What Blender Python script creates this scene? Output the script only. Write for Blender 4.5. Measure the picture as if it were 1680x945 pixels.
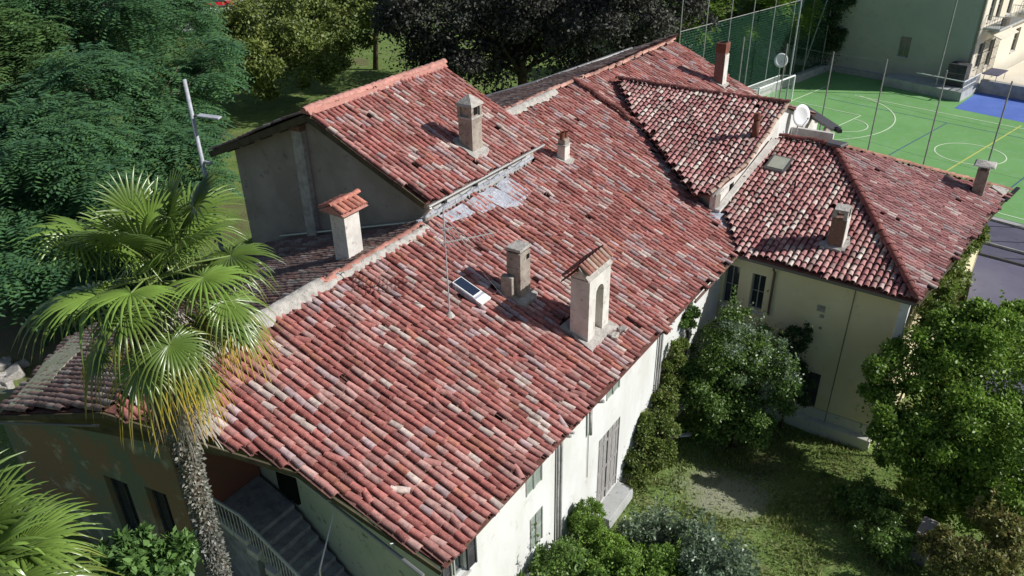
import bpy, bmesh, math, random
import numpy as np
from mathutils import Vector, Matrix
random.seed(7); rng = np.random.default_rng(7)
for o in list(bpy.data.objects): bpy.data.objects.remove(o)
S = bpy.context.scene; COL = S.collection

# ---------------------------------------------------------------- camera, sky, sun, exposure
CAM = Vector((0, 0, 20))
cd = bpy.data.cameras.new('camera'); cam = bpy.data.objects.new('camera', cd); COL.objects.link(cam)
cd.sensor_width = 36; cd.lens = 27.72; cd.clip_start = .5; cd.clip_end = 2000
cam.matrix_world = Matrix.Translation(CAM) @ Matrix(((.83328, -.26013, .48782), (.55261, .41739, -.72139), (-.01596, .87070, .49155))).to_4x4()
S.camera = cam
SUN = Vector((1, .46, .74)).normalized()
w = bpy.data.worlds.new('World'); S.world = w; w.use_nodes = True
nt = w.node_tree; bg = nt.nodes['Background']; sky = nt.nodes.new('ShaderNodeTexSky')
sky.sky_type = 'NISHITA'; sky.sun_disc = False; sky.sun_elevation = math.asin(SUN.z); sky.sun_rotation = math.atan2(SUN.x, SUN.y)
nt.links.new(sky.outputs[0], bg.inputs[0]); bg.inputs[1].default_value = .058
sl = bpy.data.lights.new('sun', 'SUN'); sl.energy = 4.1; sl.angle = math.radians(.5); sl.color = (1, .975, .94)
so = bpy.data.objects.new('sun', sl); COL.objects.link(so); so.rotation_euler = SUN.to_track_quat('Z', 'Y').to_euler(); so.location = (30, 10, 40)
S.view_settings.view_transform = 'Standard'; S.view_settings.look = 'None'; S.view_settings.exposure = .3; S.view_settings.gamma = 1
S.render.engine = 'CYCLES'
S.cycles.max_bounces = 6; S.cycles.transparent_max_bounces = 12

# ---------------------------------------------------------------- materials
def new_mat(name, rough=.85, spec=.3):
    m = bpy.data.materials.new(name); m.use_nodes = True
    b = m.node_tree.nodes['Principled BSDF']; b.inputs['Roughness'].default_value = rough
    b.inputs['Specular IOR Level'].default_value = spec
    return m, m.node_tree, b
def N(t, k, **kw):
    n = t.nodes.new(k)
    for a, v in kw.items():
        if hasattr(n, a): setattr(n, a, v)
        else: n.inputs[a.replace('_', ' ')].default_value = v
    return n
def noise(t, scale, detail=6, rough=.6, stretch=None):
    g = N(t, 'ShaderNodeNewGeometry'); n = N(t, 'ShaderNodeTexNoise', Scale=scale, Detail=detail, Roughness=rough)
    if stretch:
        mp = N(t, 'ShaderNodeMapping'); mp.inputs['Scale'].default_value = stretch
        t.links.new(g.outputs['Position'], mp.inputs[0]); t.links.new(mp.outputs[0], n.inputs['Vector'])
    else: t.links.new(g.outputs['Position'], n.inputs['Vector'])
    return n
def ramp(t, src, stops):
    r = N(t, 'ShaderNodeValToRGB'); e = r.color_ramp.elements
    while len(e) < len(stops): e.new(.5)
    for i, (p, c) in enumerate(stops): e[i].position = p; e[i].color = tuple(c) + (1,) if len(c) == 3 else c
    t.links.new(src, r.inputs[0]); return r
def mix(t, f, a, b, mode='MIX'):
    m = N(t, 'ShaderNodeMix', data_type='RGBA', blend_type=mode)
    for s, k in ((f, 0), (a, 6), (b, 7)):
        if hasattr(s, 'links'): t.links.new(s, m.inputs[k])
        else: m.inputs[k].default_value = s if not isinstance(s, tuple) or len(s) == 4 else s + (1,)
    return m.outputs[2]
def bump(t, b, src, strength=.4, dist=.02):
    n = N(t, 'ShaderNodeBump', Strength=strength, Distance=dist); t.links.new(src, n.inputs['Height']); t.links.new(n.outputs[0], b.inputs['Normal'])
def stained(name, c1, c2, scale=1.2, rough=.9, c3=None, s3=8, lo=.4, hi=.65, lo3=.58, hi3=.68, bmp=.4, stretch=None, spec=.2, bd=.02):
    m, t, b = new_mat(name, rough, spec)
    n = noise(t, scale, stretch=stretch); col = ramp(t, n.outputs[0], [(lo, c1), (hi, c2)]).outputs[0]
    n2 = noise(t, s3, 8, .65)
    if c3: col = mix(t, ramp(t, n2.outputs[0], [(lo3, (0, 0, 0)), (hi3, (1, 1, 1))]).outputs[0], col, c3)
    t.links.new(col, b.inputs['Base Color'])
    if bmp: bump(t, b, n2.outputs[0], bmp, bd)
    return m
def plain(name, c, rough=.6, metal=0, spec=.4):
    m, t, b = new_mat(name, rough, spec); b.inputs['Base Color'].default_value = c + (1,); b.inputs['Metallic'].default_value = metal
    return m
def tile_mat():
    m, t, b = new_mat('terracotta', .88, .2)
    at = N(t, 'ShaderNodeAttribute', attribute_name='tint'); oi = N(t, 'ShaderNodeObjectInfo')
    c = mix(t, 1.0, at.outputs['Color'], oi.outputs['Color'], 'MULTIPLY')
    n = noise(t, 9, 8, .7); c = mix(t, .9, c, ramp(t, n.outputs[0], [(.3, (.55, .52, .5)), (.5, (1, 1, 1)), (.70, (1.3, 1.34, 1.34))]).outputs[0], 'MULTIPLY')
    n3 = noise(t, 1.1, 4, .6); c = mix(t, .6, c, ramp(t, n3.outputs[0], [(.3, (.66, .62, .62)), (.62, (1.16, 1.14, 1.12))]).outputs[0], 'MULTIPLY')
    n5 = noise(t, 3.2, 8, .72); c = mix(t, ramp(t, n5.outputs[0], [(.56, (0, 0, 0)), (.72, (.6, .6, .6))]).outputs[0], c, (.085, .06, .05, 1))
    n2 = noise(t, 26, 6, .7); c = mix(t, ramp(t, n2.outputs[0], [(.57, (0, 0, 0)), (.68, (.75, .75, .75))]).outputs[0], c, (.50, .43, .38, 1))
    n4 = noise(t, 17, 6, .7); c = mix(t, ramp(t, n4.outputs[0], [(.64, (0, 0, 0)), (.7, (.75, .75, .75))]).outputs[0], c, (.05, .035, .03, 1))
    t.links.new(c, b.inputs['Base Color']); bump(t, b, n2.outputs[0], .5, .012)
    return m
def leaf_mat(name, cols, rough=.5, trans=.25, spec=.4, attr=False):
    m, t, b = new_mat(name, rough, spec)
    g = N(t, 'ShaderNodeNewGeometry')
    if attr: c = N(t, 'ShaderNodeAttribute', attribute_name='tint').outputs['Color']
    else:
        r = ramp(t, g.outputs['Random Per Island'], [(i / max(1, len(cols) - 1), k) for i, k in enumerate(cols)]); c = r.outputs[0]
        n = noise(t, .55, 3); c = mix(t, .6, c, ramp(t, n.outputs[0], [(.35, (.6, .66, .62)), (.65, (1.35, 1.3, 1.1))]).outputs[0], 'MULTIPLY')
    t.links.new(c, b.inputs['Base Color'])
    tr = N(t, 'ShaderNodeBsdfTranslucent'); t.links.new(c, tr.inputs[0])
    ms = N(t, 'ShaderNodeMixShader'); ms.inputs[0].default_value = trans
    t.links.new(b.outputs[0], ms.inputs[1]); t.links.new(tr.outputs[0], ms.inputs[2])
    t.links.new(ms.outputs[0], t.nodes['Material Output'].inputs[0])
    return m
TILE = tile_mat()
M = dict(
 under=stained('tile_bed', (.10, .04, .035), (.17, .075, .06), 3, c3=(.05, .03, .03)),
 white=stained('white_render', (.70, .71, .70), (.60, .60, .57), .9, c3=(.46, .43, .38), s3=2.6, lo3=.6, hi3=.78, stretch=(1, 1, .35), bmp=.15),
 cream=stained('cream_render', (.70, .62, .38), (.78, .71, .48), .5, c3=(.55, .49, .33), s3=2.5, lo3=.6, hi3=.72, bmp=.2),
 creamlow=stained('damp_render', (.58, .59, .54), (.68, .67, .58), .6, c3=(.40, .39, .33), s3=3, lo3=.58, hi3=.7, bmp=.25),
 gable=stained('grey_render', (.30, .26, .22), (.40, .35, .31), .6, c3=(.2, .18, .16), s3=2, lo3=.58, hi3=.7, bmp=.35),
 grim=stained('peeling_wall', (.26, .17, .10), (.17, .19, .13), .5, c3=(.42, .40, .30), s3=1.2, lo3=.55, hi3=.68, bmp=.4, lo=.45, hi=.55),
 redwall=stained('red_wall', (.24, .10, .075), (.17, .085, .065), 1, bmp=.3),
 greenwall=stained('green_cream_wall', (.46, .52, .40), (.58, .58, .46), .8, c3=(.2, .2, .17), s3=3, bmp=.25),
 mortar=stained('mortar', (.50, .47, .43), (.34, .32, .29), 5, c3=(.2, .18, .16), s3=16, bmp=.9, bd=.04),
 chim=stained('chimney_render', (.38, .34, .29), (.25, .21, .18), 2.2, c3=(.14, .11, .10), s3=6, lo3=.53, hi3=.7, bmp=.6),
 chimw=stained('chimney_white', (.68, .66, .62), (.54, .51, .47), 2, c3=(.3, .26, .23), s3=6, lo3=.57, hi3=.72, bmp=.4),
 brick=stained('old_brick', (.18, .10, .08), (.27, .17, .13), 9, c3=(.45, .4, .35), s3=14, bmp=.8, stretch=(1, 1, 4)),
 mossy=stained('moss_and_dust', (.36, .36, .27), (.26, .29, .18), 2.5, c3=(.5, .48, .42), s3=9, bmp=.9, bd=.05),
 lead=stained('lead_flashing', (.50, .52, .58), (.30, .32, .37), 2.5, rough=.55, c3=(.68, .69, .72), s3=5, spec=.4, bmp=1, bd=.08),
 gutter=plain('gutter_zinc', (.42, .42, .41), .45, .6), gutdark=plain('gutter_dark', (.16, .15, .15), .5, .5),
 copper=plain('brown_gutter', (.16, .10, .075), .5, .3),
 pipe=stained('downpipe_grey', (.34, .34, .33), (.24, .24, .23), 4, rough=.6, bmp=0),
 wood=stained('weathered_wood', (.20, .18, .15), (.12, .10, .08), 3, c3=(.3, .28, .25), s3=10, stretch=(6, 6, .6), bmp=.5),
 eaves=stained('dark_eaves_wood', (.10, .085, .05), (.06, .05, .035), 3, bmp=.4),
 grey_wood=stained('grey_door_wood', (.34, .33, .32), (.22, .21, .20), 4, c3=(.45, .43, .4), s3=9, stretch=(9, 9, .7), bmp=.6),
 shutter=stained('green_grey_shutter', (.36, .42, .36), (.26, .32, .27), 3, c3=(.42, .44, .4), s3=10, bmp=.3),
 darkshut=stained('dark_shutter', (.05, .05, .055), (.09, .09, .09), 3, bmp=.3),
 frame=plain('window_frame_paint', (.35, .36, .34), .5),
 void=plain('dark_interior', (.012, .012, .013), .9, 0, .1),
 stone=stained('stair_stone', (.36, .36, .38), (.22, .22, .24), 3, c3=(.46, .45, .44), s3=9, bmp=.6),
 edge=stained('stone_edge', (.6, .58, .55), (.45, .44, .42), 4, bmp=.4),
 iron=plain('rail_iron', (.72, .70, .70), .5, .4), black=plain('black_metal', (.02, .02, .022), .5, .2),
 galv=stained('galvanised_pole', (.42, .44, .47), (.30, .32, .36), 5, rough=.5, bmp=0, spec=.5),
 dish=plain('dish_white', (.82, .82, .82), .4), alu=plain('antenna_aluminium', (.62, .62, .62), .4, .5),
 bark=stained('bark', (.16, .12, .09), (.09, .07, .05), 6, c3=(.24, .2, .16), s3=14, bmp=1, stretch=(3, 3, 1)),
 court=stained('court_green', (.16, .345, .115), (.185, .385, .135), .25, rough=.95, c3=(.23, .40, .22), s3=1.3, lo3=.5, hi3=.8, bmp=0),
 blue=stained('court_blue', (.10, .17, .50), (.12, .20, .55), .6, bmp=0),
 line=plain('line_white', (.62, .74, .52), .9), yell=plain('line_yellow', (.50, .55, .14), .9), bline=plain('line_blue', (.06, .13, .20), .9),
 kerb=stained('kerb_concrete', (.42, .42, .40), (.32, .32, .31), 2, bmp=.3),
 conc=stained('pale_concrete', (.46, .47, .46), (.36, .37, .36), 1.5, c3=(.25, .26, .25), s3=4, bmp=.3),
 membrane=stained('grey_roofing_felt', (.10, .10, .14), (.125, .12, .165), .8, c3=(.07, .07, .10), s3=2.5, bmp=.2),  # grey-purple with the bluish shade of the yard put into the colour
 membrane2=stained('pale_roofing_felt', (.13, .125, .18), (.155, .15, .205), .8, bmp=.2),  # paler tone of the same painted shade, for the shed roof
 apt=stained('apartment_render', (.40, .42, .36), (.50, .50, .42), .25, c3=(.34, .36, .31), s3=1, lo3=.5, hi3=.75, bmp=.1),  # darker copy of the render, shade put into the colour
 aptlit=stained('apartment_front', (.68, .62, .50), (.74, .68, .57), .5, bmp=.1),  # brighter copy of the render, sunlight put into the colour
 glass=plain('window_glass', (.03, .04, .045), .08, 0, .8), skyglass=stained('skylight_glass', (.38, .40, .32), (.46, .46, .38), 2, rough=.3, bmp=0),
 solar=plain('roof_window_glass', (.02, .03, .055), .12, 0, .7),
 net=plain('net_green', (.12, .36, .27), .8), netw=plain('net_white', (.6, .62, .62), .8),
 red=plain('red_paint', (.55, .01, .02), .35), tyre=plain('tyre', (.02, .02, .02), .9),
 newclay=stained('new_clay', (.46, .23, .19), (.40, .18, .15), 3, c3=(.6, .3, .24), s3=12, bmp=.4),
 clay=stained('clay_pot', (.22, .09, .06), (.15, .06, .045), 5, bmp=.5),
 deadleaf=stained('dead_fibre', (.30, .27, .22), (.42, .39, .33), 8, bmp=.3),
)
def ground_mat():
    m, t, b = new_mat('grass_ground', .95, .1)
    g = N(t, 'ShaderNodeNewGeometry')
    n = noise(t, .9, 6, .65); n2 = noise(t, 14, 8, .7); n3 = noise(t, .22, 4, .6)
    c = ramp(t, n.outputs[0], [(.35, (.15, .25, .06)), (.55, (.24, .33, .10)), (.7, (.30, .32, .15))]).outputs[0]
    c = mix(t, ramp(t, n2.outputs[0], [(.42, (0, 0, 0)), (.62, (.8, .8, .8))]).outputs[0], c, (.05, .075, .02, 1))
    c = mix(t, ramp(t, n3.outputs[0], [(.56, (0, 0, 0)), (.66, (.6, .6, .6))]).outputs[0], c, (.16, .12, .08, 1))
    # worn earth beside the yard door and brown soil beyond the back roof
    for (cx, cy, r, k) in ((-5.5, 21.7, 2.1, (.34, .33, .25, 1)), (-38, 14, 6, (.30, .22, .16, 1)), (-5.0, 23.4, 1.2, (.36, .34, .26, 1))):
        d = N(t, 'ShaderNodeVectorMath', operation='DISTANCE'); d.inputs[1].default_value = (cx, cy, 0); t.links.new(g.outputs['Position'], d.inputs[0])
        a = N(t, 'ShaderNodeMath', operation='DIVIDE'); a.inputs[1].default_value = r; t.links.new(d.outputs['Value'], a.inputs[0])
        s = N(t, 'ShaderNodeMath', operation='MULTIPLY_ADD'); s.inputs[1].default_value = 1.6; s.inputs[2].default_value = -.8; t.links.new(n.outputs[0], s.inputs[0])
        s2 = N(t, 'ShaderNodeMath', operation='MULTIPLY_ADD'); s2.inputs[1].default_value = 1.4; t.links.new(n2.outputs[0], s2.inputs[0]); t.links.new(s.outputs[0], s2.inputs[2])
        s3 = N(t, 'ShaderNodeMath', operation='SUBTRACT'); t.links.new(s2.outputs[0], s3.inputs[0]); s3.inputs[1].default_value = .7
        a2 = N(t, 'ShaderNodeMath', operation='ADD'); t.links.new(a.outputs[0], a2.inputs[0]); t.links.new(s3.outputs[0], a2.inputs[1])
        c = mix(t, ramp(t, a2.outputs[0], [(.45, (.8, .8, .8)), (1.0, (0, 0, 0))]).outputs[0], c, k)
    t.links.new(c, b.inputs['Base Color']); bump(t, b, n2.outputs[0], .8, .08)
    return m
M['ground'] = ground_mat()
L = dict(
 feather=leaf_mat('feathery_leaves', [(.07, .17, .085), (.10, .22, .11), (.12, .25, .08), (.08, .17, .11)], .55, .3),
 feather2=leaf_mat('feathery_light_leaves', [(.11, .21, .07), (.15, .26, .085), (.12, .22, .10)], .55, .3),
 mid=leaf_mat('olive_leaves', [(.15, .20, .05), (.21, .26, .065), (.10, .15, .035), (.26, .30, .10)], .5, .25),
 purple=leaf_mat('dark_purple_leaves', [(.05, .05, .048), (.085, .085, .08), (.035, .038, .034), (.13, .13, .11)], .6, .12, .25),
 bright=leaf_mat('bright_leaves', [(.15, .27, .035), (.22, .35, .055), (.10, .20, .025), (.29, .40, .09)], .45, .35),
 shrub=leaf_mat('shrub_leaves', [(.10, .19, .035), (.15, .25, .055), (.065, .14, .025), (.21, .28, .11)], .42, .25),
 thuja=leaf_mat('thuja_leaves', [(.18, .31, .055), (.24, .37, .07), (.13, .24, .04)], .6, .28),
 hedge=leaf_mat('hedge_leaves', [(.14, .22, .04), (.20, .26, .06), (.09, .15, .025), (.25, .24, .08)], .5, .25),
 silver=leaf_mat('silver_leaves', [(.14, .21, .13), (.20, .27, .19), (.09, .15, .08), (.30, .35, .28)], .4, .25, .6),
 vine=leaf_mat('vine_leaves', [(.15, .22, .04), (.20, .27, .06), (.24, .27, .08), (.10, .17, .025)], .5, .3),
 autumn=leaf_mat('yellowing_leaves', [(.17, .20, .05), (.25, .24, .08), (.12, .16, .04), (.28, .20, .09)], .5, .25),
 ivydead=leaf_mat('dry_ivy', [(.17, .165, .15), (.26, .25, .235), (.10, .11, .085), (.36, .35, .33)], .5, .1),
 dark=leaf_mat('dark_ivy', [(.03, .07, .025), (.05, .10, .035), (.07, .10, .04)], .5, .15),
 broad=leaf_mat('broad_light_leaves', [(.12, .23, .06), (.17, .30, .10), (.09, .18, .05)], .45, .3),
 grass=leaf_mat('grass_blades', [(.17, .25, .05), (.23, .29, .09), (.30, .30, .15), (.12, .19, .04)], .6, .3),
 palm=leaf_mat('palm_fan', [], .30, .14, .6, attr=True),
)
# ---------------------------------------------------------------- object helpers
def tag(o, label=None, cat=None, group=None, kind=None):
    for k, v in (('label', label), ('category', cat), ('group', group), ('kind', kind)):
        if v: o[k] = v
    return o
def empty(name, loc, label, cat, group=None):
    o = bpy.data.objects.new(name, None); COL.objects.link(o); o.location = loc; o.empty_display_size = .3
    return tag(o, label, cat, group)
def root_loc(p):
    l = Vector((0, 0, 0))
    while p is not None: l += p.location; p = p.parent
    return l
class MB:
    def __init__(s): s.v = []; s.f = []
    def add(s, v, f):
        n = len(s.v); s.v += [tuple(p) for p in v]; s.f += [tuple(i + n for i in q) for q in f]; return s
    def quad(s, *p): return s.add(p, [tuple(range(len(p)))])
    def box(s, c, d, rz=0, tilt=None):
        x, y, z = (k / 2 for k in d); R_ = Matrix.Rotation(rz, 3, 'Z')
        if tilt: R_ = R_ @ Matrix.Rotation(tilt[1], 3, tilt[0])
        v = [Vector(c) + R_ @ Vector((i * x, j * y, k * z)) for k in (-1, 1) for j in (-1, 1) for i in (-1, 1)]
        return s.add(v, [(0, 2, 3, 1), (4, 5, 7, 6), (0, 1, 5, 4), (2, 6, 7, 3), (0, 4, 6, 2), (1, 3, 7, 5)])
    def beam(s, a, b, w_, h):
        a, b = Vector(a), Vector(b); d = (b - a).normalized(); up = Vector((0, 0, 1)) if abs(d.z) < .95 else Vector((1, 0, 0))
        r = d.cross(up).normalized(); u = r.cross(d).normalized()
        v = [p + r * i * w_ / 2 + u * j * h / 2 for p in (a, b) for j in (-1, 1) for i in (-1, 1)]
        return s.add(v, [(0, 1, 3, 2), (4, 6, 7, 5), (0, 4, 5, 1), (2, 3, 7, 6), (0, 2, 6, 4), (1, 5, 7, 3)])
    def tube(s, pts, rad, n=8, cap=True):
        pts = [Vector(p) for p in pts]; rad = rad if hasattr(rad, '__len__') else [rad] * len(pts)
        vs = []; fs = []
        for i, p in enumerate(pts):
            d = (pts[min(i + 1, len(pts) - 1)] - pts[max(i - 1, 0)]).normalized()
            up = Vector((0, 0, 1)) if abs(d.z) < .9 else Vector((1, 0, 0)); r = d.cross(up).normalized(); u = r.cross(d)
            for k in range(n):
                a = 2 * math.pi * k / n; vs.append(p + (r * math.cos(a) + u * math.sin(a)) * rad[i])
        for i in range(len(pts) - 1):
            for k in range(n): fs.append((i * n + k, i * n + (k + 1) % n, (i + 1) * n + (k + 1) % n, (i + 1) * n + k))
        if cap: fs += [tuple(reversed(range(n))), tuple(range((len(pts) - 1) * n, len(pts) * n))]
        return s.add(vs, fs)
    def prism(s, poly, zt, zb):
        "poly xy list; zt,zb callables or numbers"
        f = (lambda q: (lambda x, y: q)) ; zt = zt if callable(zt) else f(zt); zb = zb if callable(zb) else f(zb)
        n = len(poly); v = [(x, y, zt(x, y)) for x, y in poly] + [(x, y, zb(x, y)) for x, y in poly]
        area = sum(poly[i][0] * poly[(i + 1) % n][1] - poly[(i + 1) % n][0] * poly[i][1] for i in range(n))
        idx = list(range(n)) if area > 0 else list(reversed(range(n)))
        fs = [tuple(idx), tuple(reversed([i + n for i in idx]))]
        for a in range(n):
            i, j = idx[a], idx[(a + 1) % n]; fs.append((i, i + n, j + n, j))
        return s.add(v, fs)
    def build(s, name, mat, parent=None, smooth=False, bevel=0, label=None):
        o_ = root_loc(parent); me = bpy.data.meshes.new(name)
        me.from_pydata([(x - o_.x, y - o_.y, z - o_.z) for x, y, z in s.v], [], s.f); me.materials.append(mat); me.update()
        if smooth: me.polygons.foreach_set('use_smooth', [True] * len(me.polygons))
        o = bpy.data.objects.new(name, me); COL.objects.link(o)
        if parent: o.parent = parent
        if bevel:
            md = o.modifiers.new('bevel', 'BEVEL'); md.width = bevel; md.segments = 2; md.limit_method = 'ANGLE'
        if label: o['label'] = label
        return o
def np_mesh(name, verts, quads, mat, parent=None, colors=None, smooth=False):
    o_ = root_loc(parent); verts = np.asarray(verts, np.float32) - np.array(o_, np.float32)
    quads = np.asarray(quads, np.int32); k = quads.shape[1]
    me = bpy.data.meshes.new(name); me.vertices.add(len(verts)); me.vertices.foreach_set('co', verts.ravel())
    me.loops.add(quads.size); me.loops.foreach_set('vertex_index', quads.ravel())
    me.polygons.add(len(quads)); me.polygons.foreach_set('loop_start', np.arange(0, quads.size, k, dtype=np.int32))
    me.polygons.foreach_set('loop_total', np.full(len(quads), k, np.int32))
    if smooth: me.polygons.foreach_set('use_smooth', np.ones(len(quads), bool))
    if colors is not None:
        a = me.color_attributes.new('tint', 'FLOAT_COLOR', 'POINT'); a.data.foreach_set('color', np.asarray(colors, np.float32).ravel())
    me.materials.append(mat); me.update(); me.validate()
    o = bpy.data.objects.new(name, me); COL.objects.link(o)
    if parent: o.parent = parent
    return o

# ---------------------------------------------------------------- roof tiles
def coppo(wl=.098, wu=.078, L_=.46, h=.085, th=.016, seg=6):
    "half-round clay tile; x across, y down the slope (lower, wide end at +y), z up"
    v = []; f = []
    for (y, r, hh) in ((-L_ / 2, wu, h * .8), (L_ / 2, wl, h)):
        for k in range(seg + 1):
            a = math.pi * k / seg; v.append((-r * math.cos(a), y, hh * math.sin(a)))
    for k in range(seg): f.append((k, k + 1, seg + 2 + k, seg + 1 + k))
    n = len(v)
    for k in range(seg + 1):
        a = math.pi * k / seg; v.append((-(wl - th) * math.cos(a), L_ / 2, (h - th) * math.sin(a) - .001))
    for k in range(seg): f.append((seg + 1 + k, seg + 2 + k, n + k + 1, n + k))
    m2 = len(v)
    for k in range(seg + 1):
        a = math.pi * k / seg; v.append((-(wl - th) * math.cos(a), L_ / 2 - .1, (h - th) * math.sin(a) - .001))
    for k in range(seg): f.append((n + k, n + k + 1, m2 + k + 1, m2 + k))
    return np.array(v), np.array(f)
TV, TF = coppo()
def tile_mesh(name, V):
    me = bpy.data.meshes.new(name); me.from_pydata(V.tolist(), [], TF.tolist()); me.materials.append(TILE)
    a = me.color_attributes.new('tint', 'FLOAT_COLOR', 'POINT'); a.data.foreach_set('color', np.ones(len(V) * 4, np.float32))
    me.polygons.foreach_set('use_smooth', [True] * len(me.polygons)); me.update(); me.set_sharp_from_angle(angle=math.radians(50)) if hasattr(me, 'set_sharp_from_angle') else None
    return me
TM = tile_mesh('roof_tile', TV)
def inpoly(x, y, poly):
    c = False; n = len(poly)
    for i in range(n):
        x1, y1 = poly[i]; x2, y2 = poly[(i + 1) % n]
        if (y1 > y) != (y2 > y) and x < (x2 - x1) * (y - y1) / (y2 - y1) + x1: c = not c
    return c
PAL = dict(
 main=([(.40, .155, .135), (.45, .22, .195), (.32, .115, .10), (.47, .29, .26), (.56, .46, .41), (.45, .33, .33), (.42, .175, .13), (.27, .12, .11)], [.30, .23, .12, .13, .055, .075, .05, .04]),
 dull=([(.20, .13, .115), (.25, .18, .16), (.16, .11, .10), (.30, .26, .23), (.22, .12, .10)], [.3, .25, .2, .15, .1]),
 fine=([(.44, .22, .21), (.50, .28, .26), (.35, .15, .145), (.54, .40, .36), (.60, .52, .46), (.33, .22, .2)], [.30, .28, .14, .14, .07, .07]),
 hip=([(.33, .15, .145), (.38, .20, .19), (.27, .12, .12), (.47, .37, .34), (.35, .26, .26)], [.34, .28, .16, .09, .13]),
)
class House:
    def __init__(s, name, loc, label, cat='house'):
        s.root = empty(name, loc, label, cat); s.tiles = []; s.ridge = []
    def roof(s, plane, poly, down, pal='main', pitch=.224, expo=.36, thick=.07, tiles=True, gaps=(), under=None, wob=.35, scale=1.0, name='roof', step=.045, fan=None):
        z0, x0, sx, y0, sy = plane; zf = lambda x, y: z0 + sx * (x - x0) + sy * (y - y0)
        r = MB().prism(poly, lambda x, y: zf(x, y) - .045, lambda x, y: zf(x, y) - .045 - thick).build(name, under or M['under'], s.root)
        if not tiles: return r
        nrm = Vector((-sx, -sy, 1)).normalized(); dn = Vector((down[0], down[1], sx * down[0] + sy * down[1])).normalized(); side = dn.cross(nrm).normalized()
        o = Vector((poly[0][0], poly[0][1], zf(*poly[0])))
        P3 = [Vector((x, y, zf(x, y))) - o for x, y in poly]
        us = [p.dot(side) for p in P3]; vs = [p.dot(dn) for p in P3]
        pv, pc = PAL[pal]; cum = np.cumsum(pc); chv = []; chf = []
        nu0, nu1 = int(math.floor(min(us) / pitch)), int(math.ceil(max(us) / pitch))
        for iu in range(nu0 - (9 if fan else 0), nu1 + 1 + (9 if fan else 0)):
            off = rng.uniform(0, expo) * .5; ph = rng.uniform(0, 6.28); run = rng.random()
            nv = int((max(vs) - min(vs)) / expo) + 2; last = None
            for iv in range(nv):
                u = iu * pitch + wob * .05 * math.sin(iv * .35 + ph) ; v = min(vs) + off + iv * expo + rng.normal(0, .018)
                p = o + side * u + dn * v
                kf = fan(p.y) if fan else 0
                if fan: p = p + Vector((0, -kf * (p.x + 16), 0))
                if not inpoly(p.x, p.y, poly) or rng.random() < .006: continue
                p = p + nrm * (.035 * math.sin(p.x * .9 + p.y * .35) * math.sin(p.y * .55 + 1) + .012 * math.sin(p.y * 2.3 + p.x))
                if any((p.x - gx) ** 2 + (p.y - gy) ** 2 < gr * gr for gx, gy, gr in gaps): continue
                q = rng.random() if rng.random() > .18 or last is None else last
                last = q; c = np.array(pv[int(np.searchsorted(cum, min(q, .9999) * cum[-1]))]); c = c * rng.uniform(.82, 1.2)
                yaw = -kf + rng.normal(0, .045) + (rng.normal(0, .2) if rng.random() < .055 else 0); lift = .012 + abs(rng.normal(0, .008))
                pitchang = step + rng.normal(0, .018)
                R3 = Matrix((side, dn, nrm)).transposed() @ Matrix.Rotation(yaw, 3, 'Z') @ Matrix.Rotation(pitchang, 3, 'X')
                k = scale * rng.uniform(.95, 1.06)
                mt = Matrix.Translation(p + nrm * lift) @ (R3 @ Matrix.Diagonal((k, rng.uniform(.94, 1.05) * scale, k))).to_4x4()
                s.tiles.append(((p - CAM).length, mt, c, r))
                # concave channel tile between this row and the next
                a = side * (pitch * .5); w2 = side * (pitch * .30); b0 = p + a - dn * (expo * .5); b1 = p + a + dn * (expo * .56)
                n0 = len(chv); chv += [b0 - w2 + nrm * .012, b0 - nrm * .036, b0 + w2 + nrm * .012, b1 - w2 + nrm * .03, b1 - nrm * .018, b1 + w2 + nrm * .03]
                chf += [(n0, n0 + 1, n0 + 4, n0 + 3), (n0 + 1, n0 + 2, n0 + 5, n0 + 4)]
        if chv:
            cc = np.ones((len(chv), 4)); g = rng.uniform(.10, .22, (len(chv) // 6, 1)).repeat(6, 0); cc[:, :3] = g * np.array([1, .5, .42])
            t = np_mesh('channel_tiles', np.array(chv), np.array(chf), TILE, s.root, cc); t['kind'] = 'stuff'
            t.parent = r
        return r
    def caps(s, pts, roof, r=1.5, col=(.36, .13, .11), step=.36, jit=.03, var=.25):
        "row of ridge tiles along a polyline"
        pts = [Vector(p) for p in pts]
        for a, b in zip(pts[:-1], pts[1:]):
            d = (b - a); n = max(1, int(round(d.length / step))); d.normalize(); side = d.cross(Vector((0, 0, 1))).normalized(); up = side.cross(d).normalized()
            for i in range(n):
                p = a + (b - a) * ((i + .5) / n) + up * (.01 + rng.uniform(0, .015)) + side * rng.normal(0, jit)
                R3 = Matrix((side, d, up)).transposed() @ Matrix.Rotation(rng.normal(0, .05), 3, 'Z') @ Matrix.Rotation(.05, 3, 'X')
                mt = Matrix.Translation(p) @ (R3 @ Matrix.Diagonal((r, 1.02, r))).to_4x4()
                o = bpy.data.objects.new('ridge_tile', TM); COL.objects.link(o); o.parent = roof
                o.matrix_local = Matrix.Translation(-root_loc(roof)) @ mt
                o.color = tuple(np.array(col) * rng.uniform(1 - var, 1 + var)) + (1,)
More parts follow.
